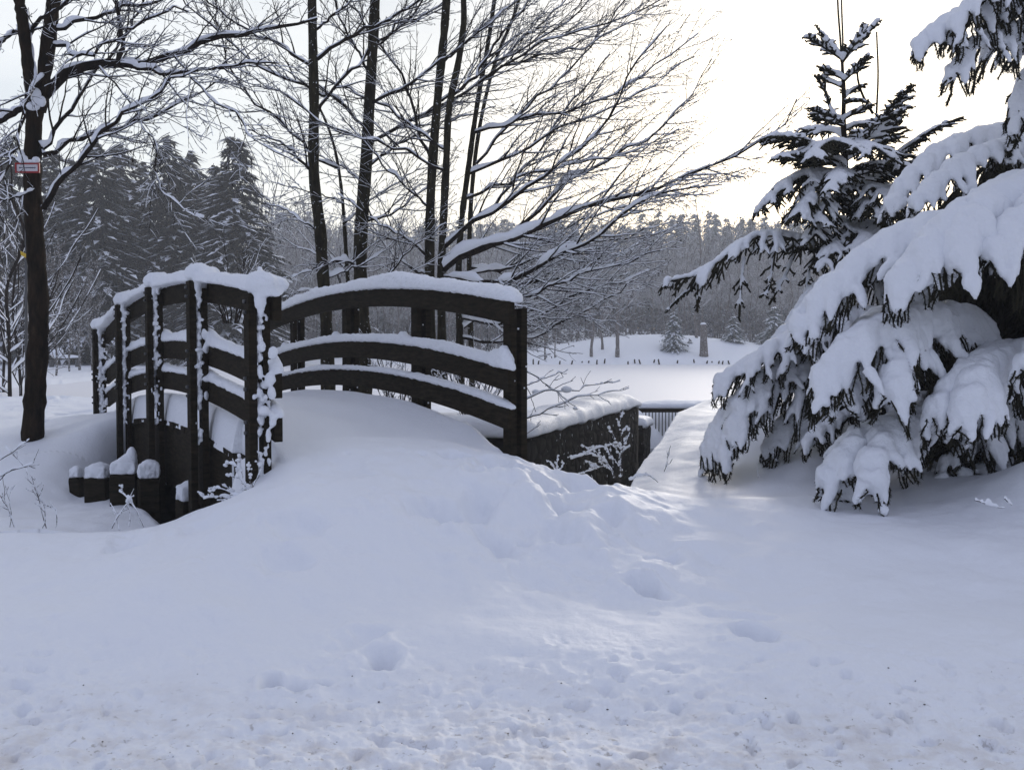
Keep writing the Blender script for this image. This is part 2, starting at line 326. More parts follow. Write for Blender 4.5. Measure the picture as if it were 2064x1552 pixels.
def ground(x, y, detail=True):
    x = np.asarray(x, float); y = np.asarray(y, float)
    z = 0.0+0.10*sstep(3.1, 3.9, y+0.25*x*0.3)+0.12*sstep(3.8, 5.2, y)
    z = z+0.12*sstep(1.2, 2.8, x)*sstep(4.5, 7, y)+0.14*sstep(0.4, 1.0, x)*sstep(6.3, 8.5, y)*(1-sstep(13.5, 16, y))+0.10*sstep(8, 13, y)*(x > -20)*sstep(0.5, 2.5, x)*(1-sstep(14, 17, y))
    z = z+0.22*sstep(7.5, 9.5, y)*(1-sstep(-3.4, -2.2, x))*(1-sstep(14, 40, y))        # left bank
    behind = sstep(8, 10, y)*sstep(-3.4, -2.4, x)*(1-sstep(-0.2, 1.2, x-1.3-(y-11.5)*0.33))
    z = z+behind*0.24*(1-sstep(10.5, 15.0, y))
    for mx, my, rx, ry, mh in ((2.55, 7.95, .55, .45, .40), (1.98, 7.75, .35, .35, .17), (3.12, 5.75, .34, .40, .22), (3.2, 7.0, 1.5, .8, .10), (2.3, 7.1, .5, .4, .08)):
        z = z+mh*np.exp(-((x-mx)/rx)**2-((y-my)/ry)**2)
    # approach mound to the bridge
    u, s = US(x, y)
    q = sstep(-1.75, 0.0, u)*(1-sstep(BL+0.0, BL+2.6, u))
    lat = np.exp(-np.abs((s-0.02)/(1.10+0.9*sstep(0, 1.6, -u)))**4)
    dz = zdeck(np.clip(u, -0.3, BL+.3)/BL)+0.175
    z = z+(np.maximum(dz, z)-z)*q*lat
    if detail:
        near = 1-sstep(9, 30, y)
        z = z+0.15*fbm(x*0.9, y*0.9, 4)*sstep(3.0, 4.5, y)+0.055*near*fbm(x*3.3+9, y*3.3, 4)*sstep(2.9, 3.6, y)*(1-.6*sstep(5.4, 6.1, y))
        tr = np.exp(-((x-0.3-(y-5)*-0.10)/0.75)**2)*sstep(3.9, 4.6, y)*(1-sstep(5.5, 6.2, y))
        rdg = 1-np.abs(2*vnoise(x*3.4+3, y*2.8+7)-1)
        z = z+tr*(0.22*fbm(x*3.2+3, y*2.8, 4, 0.5)+0.07*(rdg-0.5)*vnoise(x*2+40, y*2))
        # road edge: churned, frozen lumps
        rd = 1-sstep(3.0, 3.9, y+0.9*fbm(x*1.1, y*1.1, 3)+0.10*x)
        lump = np.abs(fbm(x*13, y*13, 4, 0.62))
        z = z+rd*(0.05*fbm(x*6, y*6, 4, 0.6)+0.045*lump-0.035*sstep(.20, .36, np.abs(fbm(x*11+50, y*11, 3)))-0.01)
        far = sstep(9, 14, y)*(1-sstep(30, 50, y)); z = z+far*0.08*fbm(x*1.4, y*1.4, 3)*(x < -3)
        for kk, (gx, gy, r, dep) in enumerate(PRINTS):
            if kk < 7: dep = dep*1.5
            elif kk < 28: dep = dep*1.7; r = r*1.2
            m = (np.abs(x-gx) < 4*r) & (np.abs(y-gy) < 4*r)
            if m.any():
                xx = x[m]; yy = y[m]; cs, sn_ = math.cos(gx*9), math.sin(gx*9); e1 = (xx-gx)*cs+(yy-gy)*sn_; e2 = -(xx-gx)*sn_+(yy-gy)*cs; rr = np.hypot(e1/r, e2/(r*0.62))*(1+1.5*fbm(xx*8+gx*31, yy*8, 3))
                z[m] = z[m]-dep*(1-sstep(0.1, 1.45, rr))**1.2+0.10*dep*np.exp(-((rr-1.7)/0.5)**2)
    # the stream channel
    reg = (y < 20) & (y > 1) & (np.abs(x) < 16)
    if reg.any():
        sd = chan_sd(x[reg], y[reg]); xr = x[reg]; yr = y[reg]
        ur, sr = US(xr, yr)
        wide = 0.10+1.6*sstep(0.7, 1.8, -sr)*sstep(-0.2, 1.6, ur)      # soft snowy far bank downstream
        nearb = sstep(-0.3, -0.9, ur) if False else 0
        wide = wide+0.9*sstep(14.6, 15.5, yr)
        bottom = -0.75+0.70*sstep(0.60, 1.08, -sr)+0.1*sstep(1.6, 4, -sr)+0.1*fbm(xr*2, yr*2, 3)
        f = sstep(-0.03, wide, sd)
        rim = -0.05*sstep(-0.30, 0.0, sd)*(sd < 0.4)
        zz = z[reg]+rim; z[reg] = zz*(1-f)+bottom*f
    # lake bed and far bank
    lk = sstep(16.2, 17.2, y-0.15*np.minimum(x, 0))*(1-sstep(56.3, 57.2, y+1.2*fbm(x*0.2, y*0.0, 2)))*sstep(-13, -11, x)
    z = z-lk*0.5
    hump = 1.35*np.exp(-((x-9.5)/8.0)**2)+0.5*sstep(12, 30, x)+0.30*sstep(-30, 0, x)
    z = z+sstep(56.8, 63.5, y)*hump+sstep(63, 160, y)*3.0
    z = z+sstep(54, 58, y)*0.12*(fbm(x*0.5, y*0.5, 3)+0.3)*(y < 90)
    z = z+sstep(30, 60, y)*(-0.02)
    return z
def gz(x, y): return float(ground(np.array([float(x)]), np.array([float(y)]))[0])
cols = np.concatenate([np.linspace(-2.2, -0.68, 90)[:-1], np.linspace(-0.68, 0.68, 860), np.linspace(0.68, 2.2, 90)[1:]])
rows = np.exp(np.concatenate([np.linspace(math.log(1.3), math.log(2.3), 30)[:-1], np.linspace(math.log(2.3), math.log(20), 700)[:-1], np.linspace(math.log(20), math.log(420), 130)]))
A_, Y_ = np.meshgrid(cols, rows); X_ = A_*Y_
Z_ = ground(X_, Y_)
mb = MB(); mb.grid(np.stack([X_, Y_, Z_], -1)); g = mb.build('ground', GS)
tag(g, kind='structure')
mb = MB(); xs = np.linspace(-60, 60, 61); ys = np.linspace(-60, 1.45, 31); XX, YY = np.meshgrid(xs, ys)
mb.grid(np.stack([XX, YY, 0.02*fbm(XX, YY, 2)-0.02-0.25*(YY > 1.2)], -1)); o = mb.build('road', GS); tag(o, kind='structure')
mb = MB(); xs = np.linspace(-13.5, 75, 80); ys = np.linspace(15.95, 57.6, 60); XX, YY = np.meshgrid(xs, ys)
mb.grid(np.stack([XX, YY, 0.205+0.02*fbm(XX*0.3, YY*0.3, 3)], -1)); o = mb.build('frozen_lake', LAKE); tag(o, kind='structure')
mb = MB(); mb.grid(np.array([[[-3.9, 5.2, -0.34], [2.9, 6.8, -0.34]], [[-3.9, 9.8, -0.34], [2.9, 17, -0.34]]], float)); o = mb.build('stream_water', WATER); tag(o, kind='structure')

# dark litter and grit lying on the road edge
mb = MB()
for i in range(60):
    d = rng.uniform(2.6, 3.5); x = rng.uniform(-1.2, 1.2)*d*.6; r = rng.uniform(.0010, .0026)
    mb.blob((x, d, gz(x, d)+r*.3), (r*rng.uniform(.8, 2), r*rng.uniform(.8, 2), r*.8), 6, 4)
LIT, _, _ = mat('grit', (.05, .038, .028), .9, .1); o = mb.build('road_grit', LIT); tag(o, kind='stuff')
#==BRIDGE==
def rail_strip(s0, s1, off_top, h, t0=-0.012, t1=1.01, n=46):
    ts = np.linspace(t0, t1, n); V = []
    for t in ts:
        zt = zrail(t)-off_top; u = t*BL
        V.append([BP(u, s0, zt), BP(u, s1, zt), BP(u, s1, zt-h), BP(u, s0, zt-h)])
    return np.array(V)[None]
bridge = thing('footbridge', (*(C0+E*BL/2), 0.3), 'arched dark wooden footbridge with snow covered rails over the stream', 'bridge')
TP = [0.0, 0.25, 0.5, 0.75, 1.0]
RT, RH = 0.048, 0.145
OFFS = [0.0, 0.43, 0.675]
def snowcap(V_t, s_c, width, height, off_top, t0, t1, bumps, seed, n=160):
    """lofted snow lying along a rail"""
    ts = np.linspace(t0, t1, n); k = 14; an = np.linspace(0, 2*math.pi, k, endpoint=False); R = []
    for j, t in enumerate(ts):
        u = t*BL
        h = height*(0.80+0.9*float(fbm(np.array(u*1.6+seed), np.array(seed*1.7), 4, 0.6)))
        wd = width*(1+0.35*float(fbm(np.array(u*3+seed*2), np.array(3.3), 3)))
        for tb, amp, sg in bumps:
            bb = math.exp(-((t-tb)*BL/sg)**2); h += amp*bb; wd += amp*0.3*bb
        e = min(j, n-1-j)/5.0; tp = math.sin(min(e, 1)*math.pi/2)**0.5 if e < 1 else 1
        h *= max(tp, .25); wd *= 0.55+0.45*tp
        zt = zrail(t)-off_top
        ring = []
        for a in an:
            cx, cz = math.cos(a), math.sin(a)
            cx = math.copysign(abs(cx)**0.8, cx)
            zz = cz*h if cz > 0 else cz*0.012
            ring.append(BP(u, s_c+cx*wd/2, zt+zz+0.004+(0.0)))
        R.append(ring)
    return np.array(R)[None]
for side in (-1, 1):
    s_face = side*BW/2           # railing plane; rails on the inner side, double posts outside
    for k, off in enumerate(OFFS):
        mb = MB(); a = s_face-side*RT; mb.rings(rail_strip(min(a, s_face), max(a, s_face), off, RH))
        r_o = part(mb, 'rail', WOOD, bridge, smooth=False)
        bv = r_o.modifiers.new('b', 'BEVEL'); bv.width = 0.004; bv.segments = 2
        mb = MB()
        hh = [0.11, 0.08, 0.045][k] if side > 0 else [0.090, 0.075, 0.05][k]
        bumps = []
        if side < 0:
            bumps = [(t, [0.05, 0.04, 0.03][k], 0.16) for t in TP]
        else:
            bumps = [(t+0.02, [0.0, 0.035, 0.0][k], 0.05) for t in TP]; bumps += [(0.0, [0.0, 0.09, 0.0][k], 0.06)]
            if k == 0: bumps += [(0.30, 0.045, 0.45), (0.56, -0.03, 0.05), (0.62, 0.03, 0.06)]
        mb.rings(snowcap(None, s_face-side*RT*0.5+(side*0.035 if k == 0 else 0), RT+(0.11 if k == 0 else 0.035), hh, off, -0.016, 1.012, bumps, 3.1*k+side*5.3+9))
        if k == 0 and side < 0:
            for t in TP:    # lumps on the post heads
                u = t*BL
                mb.blob(BP(u-0.02, s_face-0.05, zrail(t)+0.05), (0.10, 0.085, 0.075)); mb.blob(BP(u-.05, s_face-0.065, zrail(t)-0.03), (0.035, 0.035, 0.075)); mb.blob(BP(u-.05, s_face-0.065, zrail(t)-0.09), (0.022, 0.02, 0.05)); mb.blob(BP(u+.02, s_face+0.01, zrail(t)+0.05), (0.11, 0.07, 0.06))
        if side < 0:
            for t in TP:    # snow wedged between post and rail
                u = t*BL
                for q in range(7):
                    mb.blob(BP(u+rng.normal(-0.01, .05), s_face-0.03+rng.normal(0, .02), zrail(t)-off+rng.uniform(-0.13, 0.12)), (rng.uniform(.012, .04), rng.uniform(.012, .04), rng.uniform(.015, .05)))
        s_o = part(mb, 'snow', None, None)
        s_o.data.materials.append(SNOW); remesh(s_o, 0.009, 3, 0.016, 0.06)
        a_ = np.empty(len(s_o.data.vertices)*3, np.float32); s_o.data.vertices.foreach_get('co', a_); s_o.data.vertices.foreach_set('co', (a_.reshape(-1, 3)-world_loc(bridge)).astype(np.float32).ravel())
        s_o.data.materials.clear(); s_o.data.materials.append(SNOW); s_o.parent = r_o
    for i, t in enumerate(TP):
        u = t*BL-0.02 if i else 0.03
        ztop = zrail(t)-0.01-(0.02 if side < 0 else 0.04); zbot = max(-0.30, gz(*(C0+E*u+NRM*s_face))-0.3) if i in (0, 4) else -0.12
        mb = MB()
        for q, (o0, th) in enumerate([(0.002, 0.042), (0.078, 0.046)]):
            c = s_face+side*(o0+th/2); zt = ztop+(0.0 if q else -0.02)+(0.03 if (side < 0 and q) else 0)
            mb.box(BP(u, c, (zt+zbot)/2), np.r_[E*0.105, 0], np.r_[NRM*th, 0], (0, 0, zt-zbot))
        p_o = part(mb, 'post', WOOD, bridge, smooth=False)
        bv = p_o.modifiers.new('b', 'BEVEL'); bv.width = 0.004; bv.segments = 2
        # bolts through post and rails
        for off in OFFS:
            for dz in (0.045, 0.105):
                mb = MB(); c = BP(u, s_face+side*0.124, zrail(t)-off-dz); mb.tubes([np.array([c, c+np.r_[NRM*side*0.018, 0]])], [np.array([.011, .010])], 8); part(mb, 'bolt', METAL, p_o)
        mb = MB()      # snow blown into the slot of the double post
        if side < 0:
            z0 = max(zbot, 0.25 if i == 0 else zdeck(t)-0.02); zz = z0
            while zz < zrail(t)-0.04:
                if vnoise(np.array(zz*9), np.array(t*40+3)) > .25:
                    mb.blob(BP(u-0.030+rng.normal(0, .012), s_face-0.061+rng.normal(0, .006), zz), (rng.uniform(.010, .030), rng.uniform(.008, .022), rng.uniform(.012, .035)), 8, 5)
                if rng.random() < 0.15: mb.blob(BP(u-0.054, s_face-rng.uniform(0.02, 0.10), zz), (rng.uniform(.004, .012), rng.uniform(.008, .022), rng.uniform(.008, .022)), 7, 5)
                zz += rng.uniform(.010, .020)
            if i in (0, 4):
                for q in range(110):
                    zz = rng.uniform(z0, zrail(t))
                    if vnoise(np.array(zz*7+5), np.array(t*20+1)) > .46: mb.blob(BP(u-0.052, s_face-rng.normal(0.04, 0.02), zz), (rng.uniform(.006, .014), rng.uniform(.006, .022), rng.uniform(.008, .028)), 7, 5)
        else:
            for q in range(5): mb.blob(BP(u-0.054, s_face+rng.uniform(0, 0.12), rng.uniform(.7, zrail(t))), rng.uniform(.004, .008), 6, 5)
        if side < 0:
            o_ = mb.build('snow', SNOW); remesh(o_, .0055, 2, .018, .03); o_.data.materials.clear(); o_.data.materials.append(SNOW); settle(o_, p_o); continue
        so_ = part(mb, 'snow', SNOW, p_o)
    # side girder carrying the deck
    mb = MB(); ts = np.linspace(0.02, 0.99, 50); R = []
    for t in ts:
        zt = zdeck(t)-0.05; zb = zt-0.56+0.10*(1-(2*t-1)**2); u = t*BL; a = s_face-side*0.02; b = s_face-side*0.14
        R.append([BP(u, a, zt), BP(u, b, zt), BP(u, b, zb), BP(u, a, zb)])
    mb.rings(np.array(R)[None]); part(mb, 'girder', WOOD, bridge, smooth=False)
mb = MB(); nb = 44       # deck boards, ends showing as a toothed edge
for i in range(nb):
    u = (i+0.5)/nb*BL; t = u/BL; sl = (zdeck(t+.01)-zdeck(t-.01))/(.02*BL)
    mb.box(BP(u, rng.normal(0, .006), zdeck(t)-0.022), np.r_[E*(BL/nb-0.012), sl*(BL/nb)], np.r_[NRM*(BW-0.004), 0], (0, 0, 0.05))
part(mb, 'deck_boards', WOOD, bridge, smooth=False)
us = np.linspace(-0.30, BL+0.30, 320); ss = np.linspace(-1, 1, 90)
U_, S_ = np.meshgrid(us, ss, indexing='ij')
wob = 0.025*fbm(U_*5, np.sign(S_)*3.0+0*S_, 4, 0.6); S2 = S_*(BW/2-0.005+wob)
# rounded side lips
edge_f = np.clip((np.abs(S_)-0.90)/0.10, 0, 1)
Zd = deckz(U_, S_*BW/2); Zd = Zd*(1-edge_f**2.5)+(zdeck(U_/BL)-0.03)*edge_f**2.5
XY = C0+U_[..., None]*E+S2[..., None]*NRM
gzz = ground(XY[..., 0].copy(), XY[..., 1].copy())
for u0, sg_ in ((0.0, 1.0), (BL, -1.0)):      # run the deck snow into the ground at both ends
    uu = (U_-u0)*sg_; gm = sstep(-0.28, 0.45, uu)
    lip = edge_f**1.5*(uu < 0.85)
    Zd = np.where(uu < 0.85, np.minimum(Zd, 9)*(1-lip)+np.minimum(Zd, gzz-0.03)*lip, Zd)
    Zd = np.where(uu < 0.45, (gzz-0.025)*(1-gm)+Zd*gm, Zd)
mb = MB(); mb.grid(np.concatenate([XY, Zd[..., None]], -1)); ds = part(mb, 'deck_snow', SNOW, bridge)
#==END BRIDGE==
# ------------------------------------------------------------------ stone abutments, wing wall, sluice
def rough_box_wall(name, pts, thick, z0, zts, matr, label, cat, snow_h, root_loc, seed=0):
    root = thing(name, root_loc, label, cat)
    p = np.array(pts, float); n = 60
    d = np.r_[0, np.cumsum(np.linalg.norm(np.diff(p, axis=0), axis=1))]; tt = np.linspace(0, d[-1], n)
    q = np.stack([np.interp(tt, d, p[:, 0]), np.interp(tt, d, p[:, 1])], -1); zt = np.interp(tt, d, zts)
    T = unit(np.gradient(q, axis=0)); Nn = np.stack([T[:, 1], -T[:, 0]], -1)   # towards the channel (right of travel)
    R = []; m = 10
    for j in range(n):
        ring = []
        for zf in np.linspace(0, 1, m):
            z = z0+(zt[j]-z0)*zf; off = 0.05*float(fbm(np.array(tt[j]*4+seed), np.array(z*6), 3))
            ring.append([*(q[j]+Nn[j]*off), z])
        for zf in np.linspace(1, 0, m): ring.append([*(q[j]-Nn[j]*thick), z0+(zt[j]-z0)*zf])
        R.append(ring)
    mb = MB(); mb.rings(np.array(R)[None]); part(mb, 'masonry', matr, root)
    mb = MB(); k = 16; R = []
    for j in range(n):
        e = min(j, n-1-j)/4.0; tp = math.sqrt(min(e, 1)) if e < 1 else 1
        h = snow_h*(0.9+0.8*float(fbm(np.array(tt[j]*3+seed), np.array(1.7), 4)))*max(tp, .3); ov = 0.05+0.07*float(fbm(np.array(tt[j]*9+seed), np.array(7.7), 3))
        ring = []
        for a in np.linspace(0, 2*math.pi, k, endpoint=False):
            cx, cz = math.cos(a), math.sin(a); cx = math.copysign(abs(cx)**0.6, cx); cz = math.copysign(abs(cz)**0.8, cz)
            sgn = -thick/2+cx*(thick/2+ov)
            zz = zt[j]+(cz*h if cz > 0 else cz*(0.025+(0.05*max(0, float(fbm(np.array(tt[j]*14), np.array(2.2), 3))*3) if cx > 0.3 else 0)))
            ring.append([*(q[j]+Nn[j]*sgn), zz])
        R.append(ring)
    mb.rings(np.array(R)[None]); o = part(mb, 'snow', SNOW, root)
    o.modifiers.new('s', 'SUBSURF').levels = 1; o.modifiers['s'].render_levels = 1
    return root
rough_box_wall('stone_wall', [(-0.9, 8.4), (0.12, 8.05), (1.58, 12.4)], 0.42, -0.7, [0.46, 0.48, 0.50], STONE, 'dark stone wing wall capped with thick snow right of the bridge', 'wall', 0.16, (0.8, 10, -0.3))
rough_box_wall('stone_block', [(1.80, 13.6), (1.98, 14.2)], 0.35, -0.6, [0.13, 0.12], STONE, 'low dark stone pier with rounded snow cap beside the sluice grate', 'pier', 0.13, (1.9, 14, -0.3), 5)
rough_box_wall('bridge_abutment', [(-3.6, 8.9), (-2.4, 10.1), (-1.0, 9.9)], 0.5, -0.7, [0.02, 0.10, 0.1], STONE, 'dark stone abutment in shadow under the far end of the bridge', 'abutment', 0.02, (-2.5, 9.8, -0.3), 9)
mb = MB()
sg = thing('sluice_grate', (2.5, 15.6, 0), 'dark vertical bar grate under a snow topped beam at the lake outlet', 'grate')
a0 = P(1255, 826, 15.6); a1 = P(1420, 828, 15.6)
mb.box((a0+a1)/2, (a1[0]-a0[0]+.6, 0, 0), (0, .12, 0), (0, 0, .06)); part(mb, 'beam', WOOD, sg, False)
mb = MB()
for x in np.arange(a0[0], a1[0]+.3, 0.052):
    mb.tubes([np.array([[x, 15.6, a0[2]-0.03], [x, 15.6, -0.75]])], [np.array([.0085, .0085])], 6)
part(mb, 'bars', METAL, sg)
mb = MB(); mb.tubes([np.array([[x, 15.62, a0[2]+0.05] for x in np.linspace(a0[0]-.2, a1[0]+.4, 30)])], [np.full(30, .065)], 12, hh=[np.full(30, .055)+rng.normal(0, .004, 30)])
part(mb, 'snow', SNOW, sg)
# snow slope behind the bars is the lake edge itself
# ------------------------------------------------------------------ wooden piles left of the bridge
for i, (px, ytop, ybot, wpx, d, tilt, lab) in enumerate([
        (148, 964, 1006, 25, 8.3, .12, 'narrow tilted dark pile with snow hat, leftmost beside the bridge'),
        (189, 965, 996, 46, 8.1, .02, 'dark pile with a tall snow cap between the narrow tilted pile and the bridge'),
        (240, 957, 990, 54, 7.8, 0, 'wide dark pile with peaked snow hat in front of the fourth bridge post'),
        (292, 966, 1030, 44, 7.7, 0, 'dark pile with rounded snow cap just left of the middle bridge post'),
        (374, 1011, 1052, 50, 7.2, 0, 'low dark pile with square snow block between two bridge posts')]):
    c = P(px, ytop, d); wd = wpx/FPX*d; root = thing('wooden_pile', (c[0], c[1]+wd/2, c[2]-.3), lab, 'pile', 'dark wooden piles standing in the ditch left of the bridge')
    mb = MB(); ca, sa = math.cos(.25*i-.3), math.sin(.25*i-.3); X = np.array([ca, sa, 0])*wd*.93; Y = np.array([-sa, ca, 0])*wd*.85
    tl = np.array([tilt*-.8, 0, 1.0]); hh_ = .9; base = np.array([c[0], c[1]+wd/2, c[2]])-tl*hh_
    V = [base+f*tl*hh_+X*a_+Y*b_+rng.normal(0, .004, 3) for f in (0, .96, 1) for a_, b_ in ((-.5, -.5), (.5, -.5), (.5, .5), (-.5, .5))]
    V[8:12] = [np.array(v)*1.0 for v in V[8:12]]
    mb.add(V, [[k_*4+j_, k_*4+(j_+1) % 4, k_*4+4+(j_+1) % 4, k_*4+4+j_] for k_ in (0, 1) for j_ in range(4)]+[[8, 9, 10, 11], [3, 2, 1, 0]])
    po_ = part(mb, 'pile_wood', WOOD, root, False); bv = po_.modifiers.new('b', 'BEVEL'); bv.width = .008; bv.segments = 2
    mb = MB(); hs = [.09, .11, .11, .13, .13][i]; cc = np.array([c[0], c[1]+wd/2, c[2]])
    mb.box(cc+UP*hs*.42, X*.98, Y*.98, (0, 0, hs*.85)); mb.blob(cc+UP*hs*.75+X*.05, (wd*.42, wd*.42, hs*.38), 14, 9); mb.blob(cc+UP*hs*.35, (wd*.54, wd*.50, hs*.36), 14, 9)
    if i == 2: mb.blob(cc+X*.30+UP*hs*1.25, (wd*.20, wd*.22, hs*.75)); mb.blob(cc+X*.12+UP*hs*.9, (wd*.3, wd*.3, hs*.55))
    o = mb.build('snow', SNOW); remesh(o, .010, 10, .02, .06); o.data.materials.clear(); o.data.materials.append(SNOW)
    a_ = np.empty(len(o.data.vertices)*3, np.float32); o.data.vertices.foreach_get('co', a_); o.data.vertices.foreach_set('co', (a_.reshape(-1, 3)-world_loc(root)).astype(np.float32).ravel()); o.parent = root
# ------------------------------------------------------------------ bare trees
class Tree:
    """collects branch paths by thickness, then meshes them with snow lying along their tops"""
    def __init__(s, minr=0.0022): s.lv = {0: [], 1: [], 2: [], 3: []}; s.tips = []; s.minr = minr
    def add(s, lvl, p, r): s.lv[lvl].append((p, np.maximum(r, s.minr)))
    def limb(s, path, r0, r1, lvl=1, dens=7.0, clen=0.9, spread=0.75, lift=0.10, n=None, start=0.10, wob=1.0, planar=0.55, kids=True, sub=7.0):
        L = plen(np.asarray(path)); n = n or {0: 22, 1: 16}.get(lvl, 9)
        p = resample(path, n)
        if lvl > 0: p[1:-1] += rng.normal(0, 0.010*wob, (n-2, 3))*min(L, 2)
        r = r0+(r1-r0)*np.linspace(0, 1, n)**0.85; s.add(lvl, p, r)
        if kids: s.kids(p, r, L, lvl, dens, clen, spread, lift, start, planar, sub)
    def kids(s, p, r, L, lvl, dens, clen, spread, lift, start, planar, sub):
        T = unit(np.gradient(p, axis=0)); nk = int(L*dens*(1-start)); n = len(p); sgn = 1
        for i in range(nk):
            t = start+(1-start)*(i+rng.random())/max(nk, 1); f = t*(n-1); j = min(int(f), n-2); u = f-j
            c = p[j]*(1-u)+p[j+1]*u; tg = T[j]; rr = r[j]*(1-u)+r[j+1]*u
            side = unit(np.cross(tg, UP)+1e-6); sgn = -sgn
            rnd = unit(rng.normal(0, 1, 3)); rnd = unit(rnd-tg*np.dot(rnd, tg))
            lat = unit(side*sgn*planar+rnd*(1-planar)*1.3)
            d = unit(tg*rng.uniform(.55, 1.0)+lat*spread*rng.uniform(.6, 1.2)+UP*lift*rng.uniform(-.6, 1.6))
            ln = clen*(0.35+0.65*(1-t)**0.6)*rng.uniform(.5, 1.25)
            nn = 9; q = np.linspace(0, 1, nn)[:, None]
            bend = unit(tg+UP*lift*2.0)
            path = c+d*ln*q+(bend-d)*ln*0.30*q**2+UP*(-0.05*ln)*q**2*rng.uniform(-1.0, 1.6)
            path[1:] += np.cumsum(rng.normal(0, 0.008*ln, (nn-1, 3)), axis=0)
            cr = min(rr*0.62, 0.0035+0.0085*ln); rad = cr+(0.0016-cr)*np.linspace(0, 1, nn)
            s.add(2, path, rad); s.twigs(path, rad, ln, tg, sub)
    def twigs(s, p, r, ln, tg, sub):
        T = unit(np.gradient(p, axis=0)); n = len(p); nk = int(ln*sub*rng.uniform(.7, 1.3))+1; sg = 1
        for i in range(nk):
            t = 0.12+0.86*(i+rng.random())/nk; f = t*(n-1); j = min(int(f), n-2); c = p[j]+(p[j+1]-p[j])*(f-j)
            rnd = rng.normal(0, 1, 3); rnd = unit(rnd-T[j]*np.dot(rnd, T[j])); sg = -sg
            d = unit(T[j]*rng.uniform(.5, 1.0)+rnd*0.75+UP*.06)
            l2 = ln*rng.uniform(.14, .42)*(1.15-t*.6)+0.03; q = np.linspace(0, 1, 5)[:, None]
            w2 = c+d*l2*q+(T[j]-d)*l2*.22*q**2; w2[1:] += np.cumsum(rng.normal(0, .022*l2, (4, 3)), axis=0)
            s.add(3, w2, np.linspace(.0030, .0013, 5)); s.tips.append(w2[-1])
            if rng.random() < .55 and l2 > .10:
                j2 = rng.integers(1, 4); d2 = unit(unit(w2[j2+1]-w2[j2])+.8*unit(rng.normal(0, 1, 3))); l3 = l2*rng.uniform(.25, .6)
                w3 = w2[j2]+d2*l3*np.linspace(0, 1, 4)[:, None]; w3[1:] += rng.normal(0, .012*l3, (3, 3)); s.add(3, w3, np.linspace(.0024, .0012, 4)); s.tips.append(w3[-1])
    def meshes(s, root, bmat, tmat, snow=1.0, buds=0.0, trunk='trunk', gap=0.35, names=('branches', 'snow')):
        if s.lv[0]:
            mb = MB()
            for p, r in s.lv[0]:
                p2 = resample(p, 46); r2 = np.interp(np.linspace(0, 1, 46), np.linspace(0, 1, len(r)), r)
                r2 = r2*(1+0.10*rng.normal(0, 1, 46)*0.6); mb.tubes([p2], [r2], 14)
            part(mb, trunk, bmat, root)
        mb = MB()
        for lv, k in ((1, 8), (2, 5), (3, 3)):
            if s.lv[lv]: mb.tubes([a for a, b in s.lv[lv]], [b for a, b in s.lv[lv]], k, caps=(lv < 2))
        if buds:
            tips = [q for q in s.tips if rng.random() < buds]
            if tips:
                ps = []; rs = []
                for q in tips:
                    h = rng.uniform(.012, .03); off = rng.normal(0, .006, 3); off[2] = -h; ps.append(np.array([q, q+off*.5, q+off])); rs.append(np.array([.002, rng.uniform(.004, .0065), .002]))
                mb.tubes(ps, rs, 4)
        part(mb, names[0], tmat, root)
        if snow <= 0: return
        mb = MB()
        for lv, k in ((0, 8), (1, 8), (2, 6), (3, 4)):
            ps, ws, hs, lf = [], [], [], []
            for p, r in s.lv[lv]:
                if lv == 0: continue
                T = unit(np.gradient(p, axis=0)); c = np.sqrt(np.maximum(0, 1-T[:, 2]**2)); c = np.clip((c-0.30)/0.55, 0, 1)
                n = len(p)
                if lv == 1: p = resample(p, n*3); r = np.interp(np.linspace(0, 1, n*3), np.linspace(0, 1, n), r); c = np.interp(np.linspace(0, 1, n*3), np.linspace(0, 1, n), c); n = n*3
                ph = rng.random()*50; x = np.arange(n)*(.35 if lv == 1 else .8)+ph
                nz = vnoise(x, x*0+ph)*0.7+vnoise(x*2.7, x*0+ph+9)*.3
                am = np.clip((nz-gap*.55)/.45, 0.0, 1.3)
                am = am+1.1*np.clip((vnoise(x*.35, x*0+ph+3)-.72)/.2, 0, 1)*(lv == 1)
                h = snow*(0.003+0.62*np.minimum(r, .06))*am*c if lv == 1 else snow*(.0010+.62*r)*am*c
                if lv == 3: h = snow*0.0020*am*c
                h = h*np.clip(1.95-0.36*(p[:, 2]-1.2), .80, 1.75)
                ww = np.minimum(r*.92+h*.16, h*1.6+1e-4)
                ps.append(p); hs.append(h); ws.append(ww); lf.append(r*.55+h*.55)
            if ps: mb.tubes(ps, ws, k, hh=hs, lift=lf, caps=(lv < 2))
        part(mb, names[1], SNOWB, root)
def limbs(T, lst, d, r0, r1, dd=0.0, **k):
    for q in lst:
        pts = q[0]; n = len(pts); dep = q[3] if len(q) > 3 else dd
        T.limb([P(x, y, d+dep*i/(n-1)) for i, (x, y) in enumerate(pts)], q[1] if q[1] else r0, q[2] if q[2] else r1, **k)
def px2r(w, d): return w/2/FPX*d
